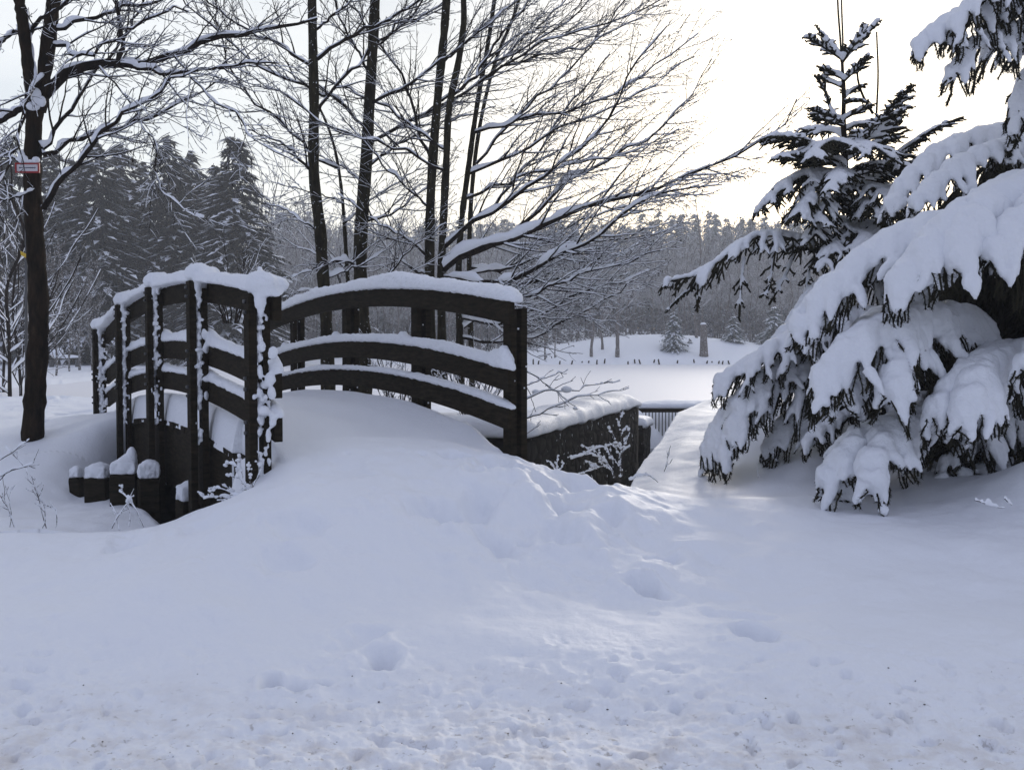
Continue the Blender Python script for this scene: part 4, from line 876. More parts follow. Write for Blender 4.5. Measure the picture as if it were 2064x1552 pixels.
# ---- big spruce at the right edge
TX, TY = P(2190, 900, 7.4)[:2]
big = thing('large_spruce', (TX, TY, .3), 'huge spruce at the right edge with drooping boughs under thick snow slabs', 'tree')
mb = MB(); mb.tubes([np.array([[TX, TY, z] for z in np.linspace(-.1, 7.5, 20)])], [np.linspace(.19, .07, 20)], 14); part(mb, 'trunk', BARK2, big)
def pz(l): return [P(*q) for q in l]
BG = [
    ([(1960, 830, 6.6), (1860, 845, 6.2), (1795, 872, 5.9), (1765, 915, 5.7), (1755, 965, 5.6), (1758, 1000, 5.6)], .34, 8, .085, 1.0),
    ([(2040, 715, 6.2), (1990, 735, 5.8), (1962, 775, 5.55), (1950, 825, 5.45), (1945, 860, 5.45)], .30, 7, .080, 1.1),
    ([(1920, 640, 6.5), (1860, 655, 6.1), (1820, 700, 5.8), (1800, 760, 5.65), (1792, 815, 5.6)], .36, 8, .085, 1.1),
    ([(1830, 640, 6.6), (1760, 660, 6.2), (1725, 710, 6.0), (1710, 770, 5.9), (1705, 810, 5.85)], .32, 8, .080, 1.1),
    ([(2060, 380, 6.2), (1990, 410, 5.8), (1950, 460, 5.55), (1930, 520, 5.45), (1925, 560, 5.45)], .36, 8, .085, 1.1),
    ([(1640, 735, 7.2), (1560, 750, 7.0), (1505, 800, 6.85), (1475, 870, 6.8), (1462, 925, 6.8)], .32, 8, .065, 1.0),
    ([(2180, 70, 6.5), (2080, 60, 6.0), (2000, 75, 5.8), (1950, 110, 5.7), (1915, 160, 5.65)], .30, 8, .050, 1.1),
    ([(1800, 870, 6.5), (1730, 890, 6.2), (1690, 940, 6.05), (1680, 990, 6.0)], .30, 6, .07, 1.0),  # path (px, py, depth), finger length, count, snow radius, droop
    ([(2180, 260, 7.2), (2070, 262, 6.9), (1980, 275, 6.7), (1900, 305, 6.6), (1830, 365, 6.5), (1793, 425, 6.5)], .34, 12, .060, .9),
    ([(2180, 290, 7.0), (2060, 290, 6.6), (1980, 315, 6.4), (1910, 350, 6.3), (1862, 400, 6.2), (1835, 425, 6.2)], .30, 11, .062, 1.0),
    ([(2200, 340, 6.9), (2090, 395, 6.3), (1990, 425, 6.1), (1900, 452, 6.0), (1800, 490, 6.0), (1720, 545, 6.0), (1655, 610, 6.0), (1612, 665, 6.0)], .50, 19, .085, .9),
    ([(2200, 320, 6.8), (2110, 360, 6.0), (2010, 405, 5.75), (1930, 445, 5.65), (1870, 500, 5.6), (1825, 560, 5.6), (1795, 598, 5.6)], .46, 15, .085, 1.1),
    ([(2200, 380, 6.6), (2120, 405, 5.7), (2070, 430, 5.5), (2020, 480, 5.45), (1985, 530, 5.4)], .42, 9, .075, 1.2),
    ([(1960, 650, 6.9), (1900, 645, 6.3), (1820, 650, 5.9), (1750, 680, 5.8), (1690, 730, 5.75), (1650, 785, 5.75)], .46, 17, .085, 1.05),
    ([(2180, 690, 6.9), (2090, 705, 6.2), (2010, 730, 5.8), (1950, 755, 5.65), (1905, 800, 5.6), (1880, 840, 5.6)], .36, 10, .075, 1.15),
    ([(2150, 800, 7.1), (2000, 830, 6.5), (1880, 850, 6.2), (1800, 865, 6.0), (1730, 895, 5.85), (1690, 940, 5.8), (1665, 985, 5.8)], .38, 14, .080, 1.0),
    ([(1790, 640, 7.4), (1720, 635, 7.2), (1640, 665, 7.0), (1560, 700, 6.9), (1500, 740, 6.9), (1450, 770, 6.9)], .34, 14, .050, .9),
    ([(1770, 735, 7.4), (1680, 740, 7.2), (1590, 755, 7.1), (1520, 790, 7.05), (1465, 840, 7.0), (1425, 915, 7.0)], .40, 15, .065, 1.1),
    ([(2200, 30, 6.6), (2100, 12, 6.1), (2010, 15, 5.9), (1950, 28, 5.8), (1900, 58, 5.7), (1850, 100, 5.65)], .36, 11, .055, 1.0),
    ([(2200, -60, 6.4), (2100, -40, 5.9), (2020, -20, 5.7), (1960, 10, 5.6), (1920, 60, 5.6)], .34, 9, .050, 1.2),
    ([(2180, 120, 6.8), (2090, 130, 6.4), (2062, 180, 6.3), (2050, 240, 6.3), (2040, 290, 6.3)], .20, 9, .045, 1.0),
    ([(2200, 600, 6.0), (2140, 640, 5.6), (2090, 690, 5.5), (2060, 740, 5.45)], .28, 6, .055, 1.2),
    ([(2150, 860, 7.0), (2040, 885, 6.6), (1950, 900, 6.4), (1905, 935, 6.35), (1895, 975, 6.3)], .26, 8, .045, 1.0),
    ([(2160, 900, 6.9), (2060, 930, 6.5), (1990, 945, 6.4), (1940, 960, 6.3)], .24, 7, .045, .9),
    ([(1900, 800, 7.2), (1820, 810, 7.0), (1730, 830, 6.8), (1680, 850, 6.7), (1640, 880, 6.6), (1622, 900, 6.6)], .26, 9, .045, .7),
    ([(1780, 690, 7.5), (1680, 690, 7.3), (1600, 720, 7.2), (1545, 760, 7.2), (1500, 800, 7.2)], .34, 11, .055, 1.0),
    ([(1780, 780, 7.4), (1690, 790, 7.2), (1620, 820, 7.1), (1570, 870, 7.1), (1545, 910, 7.1)], .32, 10, .055, 1.0),
    ([(2150, 420, 6.9), (2040, 430, 6.6), (1940, 480, 6.4), (1880, 540, 6.3), (1850, 600, 6.3)], .36, 10, .065, 1.1),
]
for i, (pth, fl, nf, rs, dr) in enumerate(BG):
    b = Bough(); b.grow(pz(pth), fl*1.10, int(nf*1.35), rs, dr, ang=.95, sub=2, tipk=.27, snow=1.0, start=.08, basek=1.18, hang=1, tw_r=.009, upk=.5, fringe=1)
    b.finish(big, 'bough', 'bough_snow', vox=.0125, per_m=330, noise_=.012, smooth=4, nl=.024, nw=.005)
b = Bough()      # dark inner growth
for i in range(270):
    a = rng.uniform(math.pi*.55, math.pi*1.75); z0 = rng.uniform(.30, 2.45); rad = (2.25-.45*z0)*rng.uniform(.5, .98)
    d0 = np.array([math.cos(a), math.sin(a), 0]); c = np.array([TX, TY, z0+.25])
    pth = [c+d0*.1, c+d0*rad*.45+UP*.02, c+d0*rad*.8-UP*.18, c+d0*rad-UP*.42]
    b.grow(pth, .36, 9, 0, 1.1, sub=2, snow=0, start=.2, tw_r=.011, n=10)
b.finish(big, 'inner_boughs', per_m=150, nl=.024, nw=.007, rodscale=1.4)
b = Bough()
for i in range(5):
    a = rng.uniform(math.pi*.75, math.pi*1.65); z0 = rng.uniform(.30, 2.0); rad = (1.9-.33*z0)*rng.uniform(.6, .9)
    d0 = np.array([math.cos(a), math.sin(a), 0]); c = np.array([TX, TY, z0+.25])
    pth = [c+d0*.3, c+d0*rad*.5+UP*.02, c+d0*rad*.8-UP*.12, c+d0*rad-UP*.35]
    b.grow(pth, .22, 6, .020, 1.0, sub=1, snow=1.0, start=.35, keep=.6, n=10)
b.finish(big, 'inner_snowy_boughs', 'inner_snow', vox=.013, per_m=120, nl=.02, nw=.006, noise_=.01)
# ---- young spruce
DZ = 8.0
yo = thing('young_spruce', P(1712, 900, DZ), 'young spruce with upright snowy twigs and a bare leader against the bright sky', 'tree')
mb = MB()
mb.tubes([resample(PP([(1720, 960, DZ), (1716, 700, DZ), (1713, 451, DZ), (1706, 370, DZ), (1703, 300, DZ), (1700, 250, DZ), (1701, 193, DZ), (1698, 138, DZ), (1697, 110, DZ)]), 30)], [np.linspace(.05, .012, 30)*(1+.06*rng.normal(0, 1, 30))], 10)
part(mb, 'trunk', TWIG, yo)
b = Bough()
def rod(l, r0=.009, r1=.006): b.twig(resample(PP(l), 8), r0, r1)
rod([(1698, 125, DZ), (1699, 80, DZ), (1697, 30, DZ), (1696, -40, DZ)], .008, .006); rod([(1696, 125, DZ), (1694, 80, DZ), (1690, 30, DZ), (1687, -40, DZ)], .009, .007)
rod([(1766, 250, DZ-.1), (1768, 206, DZ-.1), (1770, 161, DZ-.1), (1767, 65, DZ-.1)], .009, .006)
rod([(1760, 230, DZ), (1738, 190, DZ), (1730, 165, DZ), (1728, 148, DZ)], .012, .008)
def tw(l, rs=.030, sub=3, fl=.10, nf=4, keep=.8, snow=1.0, dr=.15, ang=.8, r=.0098, hang=0):
    b.grow(PP([(x, y, DZ+dz) for x, y, dz in l]), fl, nf, rs*.70, dr, ang=ang, sub=sub, tipk=.55, snow=snow, tw_r=r, axis_r=r*1.2, start=.2, upk=.75, keep=keep, n=10, hang=hang)
for l, rs in [([(1697, 120, 0), (1660, 95, -.05), (1628, 76, -.1)], .028), ([(1697, 120, 0), (1672, 88, .1), (1650, 60, .15)], .026), ([(1699, 122, 0), (1730, 90, .0), (1764, 48, .05)], .036), ([(1699, 125, 0), (1722, 90, -.15), (1743, 52, -.2)], .030),
              ([(1700, 165, 0), (1726, 140, -.1), (1750, 116, -.15)], .030), ([(1697, 158, 0), (1675, 148, 0), (1653, 137, .05)], .030), ([(1697, 176, 0), (1680, 168, .05), (1662, 158, .1)], .026),
              ([(1698, 250, 0), (1676, 225, .1), (1661, 180, .1), (1643, 153, .1)], .022), ([(1700, 200, 0), (1722, 180, .1), (1741, 173, .1)], .022), ([(1700, 245, 0), (1660, 230, -.1), (1632, 219, -.15)], .026), ([(1700, 255, 0), (1668, 243, -.15), (1638, 235, -.2)], .022),
              ([(1702, 210, 0), (1720, 204, -.1), (1738, 204, -.15)], .020), ([(1702, 240, 0), (1730, 225, -.1), (1755, 215, -.1)], .026)]:
    tw(l, rs*1.35, sub=2, fl=.13, nf=6, keep=.6, dr=.05)
BY = [([(1702, 262, 0), (1730, 250, .3), (1760, 248, .5), (1790, 262, .6)], .036, .20, 6, .4), ([(1703, 290, 0), (1740, 290, -.4), (1770, 300, -.6), (1800, 322, -.7)], .042, .24, 7, .5), ([(1703, 292, 0), (1672, 286, -.4), (1650, 300, -.6), (1630, 325, -.7)], .042, .24, 7, .6),
      ([(1706, 370, 0), (1745, 360, .3), (1790, 350, .4), (1850, 320, .4)], .042, .26, 8, .4), ([(1709, 425, 0), (1750, 420, .3), (1800, 430, .5), (1840, 460, .6)], .05, .26, 8, .8), ([(1713, 470, 0), (1730, 470, -.5), (1760, 500, -.8), (1780, 540, -.9)], .05, .26, 8, .9),
      ([(1703, 335, 0), (1650, 300, -.2), (1600, 280, -.35), (1553, 276, -.5)], .058, .26, 7, .5), ([(1703, 340, 0), (1650, 322, -.3), (1610, 312, -.45), (1572, 316, -.6)], .044, .22, 6, .5),
      ([(1706, 372, 0), (1660, 352, -.2), (1610, 358, -.35), (1567, 390, -.45), (1540, 416, -.5)], .070, .30, 8, .9), ([(1706, 380, 0), (1668, 362, -.35), (1645, 378, -.5), (1625, 410, -.6), (1600, 438, -.65)], .055, .26, 8, 1.1),
      ([(1703, 310, 0), (1740, 285, -.2), (1785, 235, -.3), (1833, 178, -.4)], .048, .24, 6, .3), ([(1703, 325, 0), (1745, 300, .1), (1780, 280, .15), (1811, 238, .2)], .036, .22, 6, .3), ([(1703, 300, 0), (1750, 262, .2), (1790, 235, .3), (1825, 219, .4)], .040, .20, 6, .3),
      ([(1706, 360, 0), (1770, 338, .1), (1838, 290, .1), (1872, 267, .1), (1914, 246, .1)], .044, .28, 9, .4), ([(1706, 355, 0), (1750, 335, -.2), (1790, 330, -.4), (1830, 335, -.5)], .040, .26, 7, .6),
      ([(1707, 390, 0), (1745, 375, -.3), (1775, 385, -.5), (1800, 410, -.6)], .045, .28, 8, .8), ([(1709, 410, 0), (1680, 400, -.4), (1660, 420, -.6), (1650, 450, -.7)], .045, .24, 8, 1.0),
      ([(1709, 410, 0), (1740, 405, -.4), (1765, 425, -.6), (1790, 455, -.7)], .045, .24, 8, 1.0), ([(1713, 451, 0), (1675, 447, -.3), (1645, 465, -.5), (1628, 488, -.6)], .050, .24, 8, .9), ([(1713, 455, 0), (1750, 450, -.3), (1780, 470, -.5), (1800, 500, -.6)], .050, .26, 8, .9),
      ([(1714, 490, 0), (1690, 488, -.5), (1670, 510, -.7), (1660, 540, -.8)], .05, .24, 7, 1.0), ([(1703, 280, 0), (1670, 262, .2), (1640, 262, .3), (1600, 290, .4)], .050, .22, 6, .5),
      ([(1705, 350, 0), (1690, 345, -.5), (1680, 360, -.8), (1672, 385, -.9)], .04, .2, 6, .8), ([(1703, 300, 0), (1715, 290, -.4), (1730, 300, -.6), (1742, 315, -.7)], .034, .18, 6, .5),
      ([(1706, 380, 0), (1740, 370, .3), (1780, 375, .5), (1820, 395, .6)], .05, .26, 7, .8), ([(1708, 400, 0), (1660, 400, .3), (1620, 415, .5), (1590, 440, .6)], .04, .22, 6, .8),
      ([(1715, 520, 0), (1760, 520, -.3), (1800, 545, -.4), (1830, 590, -.5)], .05, .26, 8, 1.0), ([(1715, 500, 0), (1740, 500, .3), (1790, 510, .5), (1830, 540, .6)], .05, .26, 8, 1.0)]
for l, rs, fl, nf, dr in BY:
    tw(l, rs*.88, sub=5, fl=fl*1.12, nf=nf+8, dr=dr*.6, keep=.55, ang=.85, hang=1)
for l in [[(1715, 560, 0), (1680, 560, -.4), (1640, 590, -.6), (1600, 640, -.7)], [(1716, 600, 0), (1670, 600, -.5), (1610, 640, -.7), (1560, 690, -.8)], [(1715, 540, 0), (1690, 540, -.6), (1670, 570, -.8), (1655, 610, -.9)], [(1715, 560, 0), (1750, 560, -.3), (1800, 600, -.3)]]:
    tw(l, .055, sub=4, fl=.30, nf=10, dr=1.0, keep=.8, hang=2)
# the long drooping bough reaching left over the lake
tw([(1716, 540, 0), (1670, 520, -.1), (1630, 492, -.2), (1580, 476, -.3), (1530, 475, -.35), (1470, 508, -.4), (1420, 548, -.4), (1375, 563, -.4), (1342, 568, -.4)], .052, sub=4, fl=.30, nf=20, dr=.8, keep=.45, hang=2)
for l in [[(1430, 545, -.4), (1400, 575, -.4), (1370, 600, -.4), (1343, 628, -.4)], [(1500, 520, -.35), (1495, 560, -.4), (1492, 600, -.42), (1490, 640, -.42)], [(1560, 510, -.3), (1555, 550, -.4), (1545, 590, -.45), (1530, 600, -.45)], [(1600, 510, -.2), (1590, 540, -.3), (1570, 580, -.4), (1550, 615, -.4)], [(1640, 520, -.2), (1630, 550, -.3), (1625, 580, -.35), (1622, 600, -.35)], [(1405, 565, -.4), (1406, 590, -.4), (1405, 622, -.4)]]:
    tw(l, .024, sub=2, fl=.10, nf=4, dr=.3, keep=.4)
b.finish(yo, 'boughs', 'snow', vox=.0095, per_m=330, nl=.015, nw=.0040, noise_=.008, smooth=3, rodscale=1.0)
#==END SPRUCES==
#==FAR==
def far_spruce_mesh(H_, R_, levels, br, npos, seed, leaf=.5, snowf=.65, tip=.35, droop=.35, snow_sz=.20):
    g = np.random.default_rng(seed); dk = MB(); sn = MB(); Vd, Vs = [], []
    for lv in range(levels):
        f = (lv+.5)/levels; z = H_*(.06+.93*f); R = R_*((1-f)**.85)+tip
        nb_ = max(4, int(br*(1-f*.5)))
        for b_ in range(nb_):
            a = g.random()*2*math.pi; L = R*g.uniform(.65, 1.12); d0 = np.array([math.cos(a), math.sin(a), 0]); sd = np.array([-d0[1], d0[0], 0])
            zz = z+g.normal(0, H_/levels*.35); m = max(3, int(npos*L/R_+2))
            for k in range(m):
                t = (k+g.random())/m; p = d0*L*t+UP*(zz+L*(.10*t-droop*t*t)); s_ = leaf*(.45+.55*(1-abs(2*t-1)))*g.uniform(.6, 1.2)
                for q in range(2):
                    sg_ = g.choice([-1, 1]); e = unit(d0*g.uniform(.2, .9)+sd*sg_*g.uniform(.2, 1)-UP*g.uniform(.25, .9)); wv = unit(np.cross(e, UP)+g.normal(0, .25, 3))*s_*.20
                    Vd += [p-wv, p+wv, p+e*s_]
                if g.random() < snowf*(.45+.55*t):
                    e = unit(d0+sd*g.normal(0, .5)-UP*.35); wv = unit(np.cross(e, UP))*snow_sz*g.uniform(.3, .65); q0 = p+UP*.05
                    Vs += [q0-wv*.7, q0+wv*.7, q0+e*snow_sz*g.uniform(1, 2.2)+wv*.1]
    Vd = np.array(Vd); Vs = np.array(Vs); dk.add(Vd, np.arange(len(Vd)).reshape(-1, 3)); sn.add(Vs, np.arange(len(Vs)).reshape(-1, 3))
    tk = MB(); tk.tubes([np.array([[0, 0, z] for z in np.linspace(-.3, H_, 8)])], [np.linspace(H_*.013, .02, 8)], 7)
    return dk, sn, tk
def spruce_proto(name, label, cat, group, args, fm=CONIF, **k):
    dk, sn, tk = far_spruce_mesh(*args, **k); root = thing(name, (0, 0, 0), label, cat, group)
    dk.build('crown', fm, root, False); sn.build('snow', SNOWB, root, False); tk.build('trunk', FARBARK, root); return root
def place(o, px, d, rz=0, s=1.0, z=None, sz=None):
    x = (px-CX)/FPX*d; o.location = (x, d, (gz(x, d) if z is None else z)-.05); o.rotation_euler = (0, 0, rz); o.scale = (s, s, sz or s)
# large snowy spruces on the left
G1 = 'tall dark spruces beyond the left plain'
hs = lambda ytop, d, yb=742: (yb-ytop)/FPX*d
LS = [ # px, depth, ytop, radius factor, label
    (200, 58, 292, 'broad dark spruce with layered snowy boughs directly right of the left trunk'),
    (345, 60, 285, 'dark spruce in the middle of the left group with its narrow tip over the railing'),
    (478, 55, 276, 'tallest pointed snowy spruce, rightmost of the left group'),
    (108, 62, 315, 'spruce half hidden behind the left trunk'),
    (28, 60, 285, 'spruce at the left picture edge behind the bare tree'),
    (250, 66, 300, 'spruce tip showing behind the broad left spruce'),
    (385, 66, 320, 'spruce shoulder between the middle and the rightmost tall spruce'),
    (435, 64, 345, 'lower spruce tucked left of the rightmost tall spruce'),
    (155, 68, 330, 'lower spruce top left of the broad spruce'),
    (300, 70, 345, 'dark lower spruce filling the gap beside the middle spruce')]
protos = []
for i, (px, d, yt, lab) in enumerate(LS):
    Hh_ = hs(yt, d)
    if i < 3:
        o = spruce_proto('tall_spruce', lab, 'tree', G1, (Hh_, [4.6, 3.9, 4.2][i], 34, 17, 24, 100+i), leaf=.75, snowf=[.42, .22, .50][i], snow_sz=.46); protos.append((o, Hh_)); place(o, px, d, 0)
    else:
        po, ph = protos[i % 3]; o = copy_tree(po); o['label'] = lab; place(o, px, d, rng.uniform(0, 6), Hh_/ph)
# small snowy spruces by the lake
sp = spruce_proto('small_spruce', 'small snow covered spruce standing free on the far bank', 'tree', 'small spruces on the far bank', (2.6, 1.15, 15, 12, 12, 210), fm=CFROST, leaf=.30, snowf=1.0, tip=.1, snow_sz=.17); place(sp, 1357, 60, 0, z=.75)
for px, d, s_, lab in [(1478, 62, 1.0, 'small snowy spruce right of the pollard stump on the far bank'), (1560, 63, 1.25, 'snowy spruce partly behind the young spruce boughs, far bank'), (1390, 61, .45, 'knee high snowy spruce just right of the free standing one'), (1620, 66, 1.5, 'tallest snowy bank spruce behind the drooping bough')]:
    o = copy_tree(sp); o['label'] = lab; place(o, px, d, rng.uniform(0, 6), s_, z=.6)
# far tree line conifers
pr = [spruce_proto('far_spruce', 'frosted spruce in the pale far treeline', 'tree', 'spruces of the far treeline', (15+2*i, 3.0, 30, 12, 10, 300+i), fm=CFROST, leaf=.85, snowf=.85, snow_sz=.55) for i in range(3)]
def where(px):
    for lim, ph in ((600, 'right beside the tall left spruces'), (680, 'behind the leftmost alder'), (760, 'behind the thick third alder'), (850, 'between the thick and the paired alders'), (920, 'behind the close alder pair'), (1000, 'right of the close alder pair'), (1090, 'above the right railing end'), (1180, 'above the stone wall'), (1300, 'above the trio of bank trees'), (1400, 'above the free standing small spruce'), (1500, 'above the pollard stump'), (1620, 'over the long drooping bough'), (9999, 'behind the young spruce')):
        if px < lim: return ph
slots = []
for row, (dd, yt) in enumerate([(118, 455), (126, 448), (134, 442), (142, 438)]):
    for px in np.arange(545+row*9, 1790, 27): slots.append((px+rng.normal(0, 7), dd+rng.normal(0, 2), yt+rng.normal(0, 9)+(12 if px < 1300 else 0)-(18 if px < 640 else 0)))
for i, (px, d, yt) in enumerate(slots):
    if i < 3: o = pr[i]
    else: o = copy_tree(pr[i % 3])
    o['label'] = '%s row spruce of the treeline, %s' % (['front', 'second', 'third', 'rearmost'][int(np.clip((d-114)//8, 0, 3))], where(px))
    base = gz((px-CX)/FPX*d, d); top = CAMZ+(700-yt)/FPX*d; s_ = (top-base)/(15+2*(i % 3)); place(o, px, d, rng.uniform(0, 6), s_*.95, sz=s_)
# bare far trees: prototypes with fine frosted twigs
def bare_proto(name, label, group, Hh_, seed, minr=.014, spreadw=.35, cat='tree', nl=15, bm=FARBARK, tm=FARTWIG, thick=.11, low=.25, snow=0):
    global rng
    old = rng; rng = np.random.default_rng(seed)
    root = thing(name, (0, 0, 0), label, cat, group); T = Tree(minr)
    tp = [np.array([rng.normal(0, .15)*z/4, rng.normal(0, .15)*z/4, z]) for z in np.linspace(-.3, Hh_, 6)]
    T.limb(tp, thick, .02, 0, kids=False)
    for i in range(nl):
        t = low+(1-low)*(i+.5)/nl; z = Hh_*t; a = rng.uniform(0, 2*math.pi); L = Hh_*spreadw*(1.15-t)*rng.uniform(.7, 1.2)+.4; d0 = np.array([math.cos(a), math.sin(a), 0])
        c = np.array([np.interp(z, [q[2] for q in tp], [q[0] for q in tp]), np.interp(z, [q[2] for q in tp], [q[1] for q in tp]), z])
        T.limb([c, c+d0*L*.4+UP*L*.35, c+d0*L*.75+UP*L*.8, c+d0*L+UP*L*1.25], thick*.35*(1.1-t), .014, 1, dens=2.6, clen=L*.5, spread=.8, lift=.15, n=7, sub=2.6)
    T.meshes(root, bm, tm, snow, 0)
    rng = old; return root
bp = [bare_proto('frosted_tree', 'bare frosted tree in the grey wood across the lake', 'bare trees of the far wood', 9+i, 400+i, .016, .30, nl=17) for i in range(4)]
slots = []
for row, (dd, n) in enumerate([(72, 58), (80, 58), (90, 58), (102, 58)]):
    for q in range(n):
        px = 540+q*(1330/n)+rng.normal(0, 9); yt = 510-row*16+rng.normal(0, 20)
        if 470 < px < 700: yt -= 30
        slots.append((px, dd+rng.normal(0, 2.5), yt))
for i, (px, d, yt) in enumerate(slots):
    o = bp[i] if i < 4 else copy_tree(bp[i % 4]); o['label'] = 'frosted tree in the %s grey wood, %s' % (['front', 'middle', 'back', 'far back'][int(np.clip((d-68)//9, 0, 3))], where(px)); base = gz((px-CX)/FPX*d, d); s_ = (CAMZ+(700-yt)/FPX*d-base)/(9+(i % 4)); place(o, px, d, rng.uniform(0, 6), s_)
# taller grey trees right of the left spruces
for px, d, yt, lab in [(545, 62, 350, 'slim grey bare tree rising right of the tallest left spruce'), (530, 66, 370, 'grey bare tree half behind the tallest left spruce'), (1410, 75, 400, 'slim bare tree standing out above the far treeline')]:
    o = copy_tree(bp[1]); o['label'] = lab; o['group'] = 'slim grey trees'; base = gz((px-CX)/FPX*d, d); s_ = (CAMZ+(700-yt)/FPX*d-base)/10; place(o, px, d, rng.uniform(0, 6), s_)
# dark undergrowth that closes the far wood
mb = MB(); V = []
for i in range(26000):
    px = rng.uniform(-250, 2250); d = rng.uniform(67, 84); x = (px-CX)/FPX*d; hgt = 2.6*rng.random()**1.1*(1.25 if px < 600 else 1.0)
    c = np.array([x, d, 0.35+hgt+(1.2 if 1000 < px < 1800 else 0.2)*.6]); e = unit(rng.normal(0, 1, 3)+UP*.6)*rng.uniform(.25, .7); wv = unit(rng.normal(0, 1, 3))*.06
    V += [c-wv, c+wv, c+e]
V = np.array(V); mb.add(V, np.arange(len(V)).reshape(-1, 3)); UG, t_, b_ = mat('undergrowth', (.06, .055, .05), .9, .1)
r_ = ramp(t_, [(0.4, (0.045, 0.040, 0.038)), (0.66, (0.30, 0.30, 0.31))]); t_.links.new(noise(t_, 1.6, 4, .7), r_.inputs[0]); t_.links.new(r_.outputs[0], b_.inputs['Base Color'])
o = mb.build('undergrowth', UG, None, False); tag(o, kind='stuff')
# individual bank trees
BT = [(1214, 60.2, 'upright frosted bank tree, middle of the trio by the lake', 717, 560, .9), (1243, 58.6, 'pale thick bank tree, right one of the trio by the lake', 731, 540, 1.4), (1192, 58.8, 'leaning frosted bank tree, left one of the trio by the lake', 730, 545, 1.0), (1099, 58.8, 'thin dark sapling left of the trio on the far bank', 731, 590, .6), (1403, 62.5, 'forked tree behind the free standing small spruce', 690, 560, 1.0), (1118, 59, 'pair of very thin stems at the shore left of the trio', 731, 600, .4)]
b0 = bare_proto('bank_tree', BT[0][2], 'separate trees on the far bank', 5.0, 555, .013, .34, nl=13, thick=.11, low=.38)
for i, (px, d, lab, yb, yt, th) in enumerate(BT):
    o = b0 if i == 0 else copy_tree(b0); o['label'] = lab; x = (px-CX)/FPX*d; s_ = (yb-yt)/FPX*d/5.0; place(o, px, d, i*1.7, th, z=CAMZ-(yb-700)/FPX*d+.1, sz=s_)
st = thing('pollard_stump', P(1418, 725, 58.6), 'stout broken off stump with snow on top on the far bank', 'stump'); st.location.z = gz(st.location.x, 58.6)-.1
mb = MB(); mb.tubes([np.array([[0, 0, -.2], [.02, 0, .3], [0, 0, 1.2], [-.03, 0, 2.0]])], [np.array([.33, .25, .20, .17])], 10); mb.build('trunk', FARBARK, st)
mb = MB(); mb.blob((-.03, 0, 2.02), (.18, .18, .1)); mb.build('snow', SNOW, st)
# shore stakes
g0 = None
for px in [1062, 1075, 1085, 1128, 1152, 1173, 1186, 1203, 1218, 1266, 1280, 1291, 1317, 1329, 1365, 1400, 1424, 1436, 1448, 1456, 1470]:
    d = 57.4+rng.normal(0, .12); x = (px-CX)/FPX*d; h = rng.uniform(.16, .34)
    if g0 is None:
        mb = MB(); mb.tubes([np.array([[0, 0, -.4], [0, 0, .7], [.01, 0, 1.0]])], [np.array([.045, .045, .035])], 7); g0 = mb.build('shore_stake', WOOD); o = g0
    else: o = g0.copy(); C.objects.link(o)
    o.location = (x, d, .2); o.scale = (1, 1, h); o.rotation_euler = (rng.normal(0, .1), rng.normal(0, .15), 0); tag(o, 'short dark stake on the far lake shore, %s' % ('nearest the right bridge post' if px < 1080 else 'below the thin dark sapling' if px < 1140 else 'left of the trio of bank trees' if px < 1180 else 'under the trio of bank trees' if px < 1250 else 'right of the trio of bank trees' if px < 1300 else 'below the free standing small spruce' if px < 1380 else 'beside the pollard stump' if px < 1430 else 'at the right end of the row'), 'stake', 'stakes along the far shore')
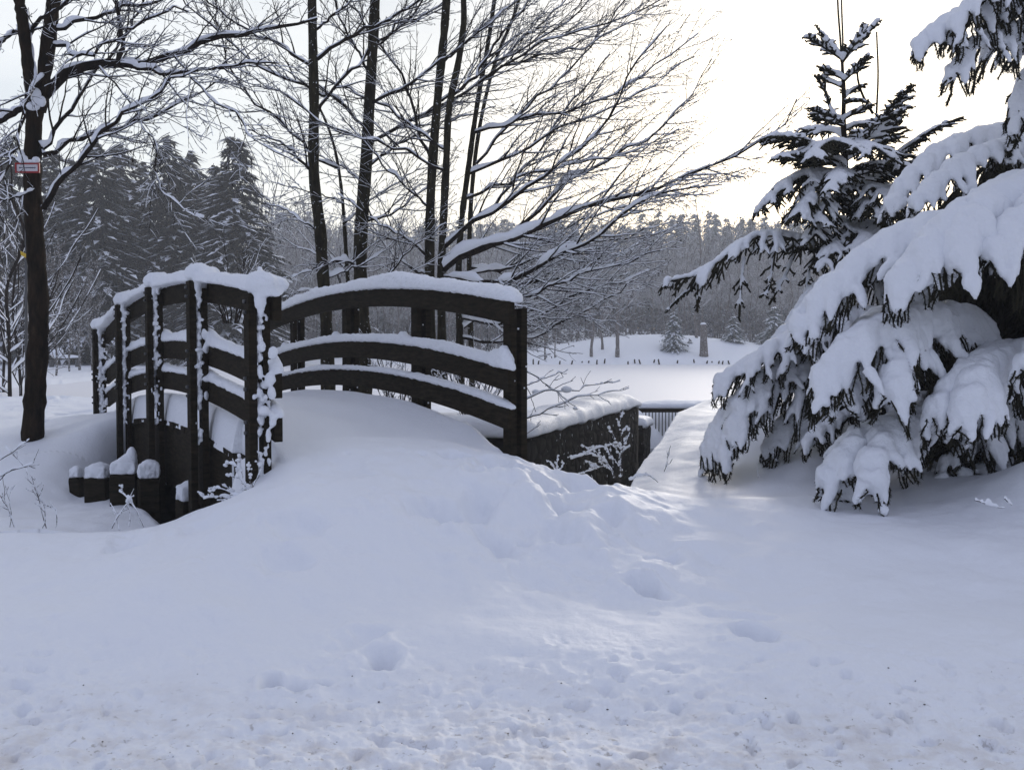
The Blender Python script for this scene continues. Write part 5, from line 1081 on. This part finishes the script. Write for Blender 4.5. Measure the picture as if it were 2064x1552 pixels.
# bench on the left plain
bn = thing('park_bench', (P(130, 735, 50)[0], 50, .2), 'snow laden bench far away on the plain left of the bridge', 'bench')
mb = MB(); mb.box((0, 0, .42), (1.6, 0, 0), (0, .42, 0), (0, 0, .06)); mb.build('seat', WOOD, bn, False)
mb = MB(); mb.box((-.62, .22, .7), (.35, 0, 0), (0, .05, 0), (0, 0, .45)); mb.box((0, .24, .66), (1.6, 0, 0), (0, .04, 0), (0, 0, .2)); mb.build('backrest', WOOD, bn, False)
for sx in (-.65, .65):
    mb = MB(); mb.box((sx, 0, .19), (.08, 0, 0), (0, .36, 0), (0, 0, .42)); mb.build('leg', METAL, bn, False)
mb = MB(); mb.blob((.1, 0, .50), (.75, .24, .13), 16); mb.blob((-.45, .16, .72), (.36, .2, .30), 16); mb.build('snow', SNOW, bn)
# frosted saplings and shrubs on the left
def sapling(px, yb, d, ytop, seed, lab, thick=.03, sp_=.32, nl=16, m=FROST, minr=.006, group=None, low=.15, snow=0.0):
    Hh_ = (yb-ytop)/FPX*d; o = bare_proto('sapling', lab, group, Hh_, seed, minr, sp_, 'tree', nl, m, m, thick, low, snow); x = (px-CX)/FPX*d; o.location = (x, d, gz(x, d)-.05); return o
sapling(160, 745, 44, 560, 601, 'slim frosted sapling standing on the plain right of the far bench', .07, .32, 16, minr=.009)
for i, (px, d, yt, lab) in enumerate([(20, 17, 330, 'snowy sapling thicket stem at the far left edge'), (38, 20, 400, 'curved dark sapling stem just left of the big trunk'), (8, 22, 420, 'frosty sapling cut by the left picture edge'), (112, 34, 500, 'white frosted bush right behind the big trunk'), (140, 40, 520, 'white frosted bush between big trunk and railing'), (185, 42, 540, 'white frosted bush behind the far bridge post'), (60, 30, 470, 'white frosted bush hidden behind the big trunk')]):
    x = (px-CX)/FPX*d; yb = 700+(CAMZ-.25)/d*FPX
    sapling(px, yb, d, yt, 620+i, lab, .035 if i < 3 else .04, .34, 22, FROST if i > 2 else TWIG, .004 if i < 3 else .009, 'frosted young trees on the left', .06, 1.6 if i < 3 else 0)
#==END FAR==
# ------------------------------------------------------------------ haze
HZ = bpy.data.materials.new('haze'); HZ.use_nodes = True; t_ = HZ.node_tree; t_.nodes.clear()
pv = N(t_, 'ShaderNodeVolumePrincipled'); pv.inputs['Color'].default_value = (.92, .94, .97, 1); pv.inputs['Density'].default_value = .0017; pv.inputs['Anisotropy'].default_value = .3
om = N(t_, 'ShaderNodeOutputMaterial'); t_.links.new(pv.outputs[0], om.inputs['Volume'])
mb = MB(); mb.box((0, 180, 12), (1000, 0, 0), (0, 500, 0), (0, 0, 32)); o = mb.build('haze', HZ, None, False); tag(o, kind='stuff')
print('OBJ', len(bpy.data.objects), 'tris', sum(len(m.polygons) for m in bpy.data.meshes))
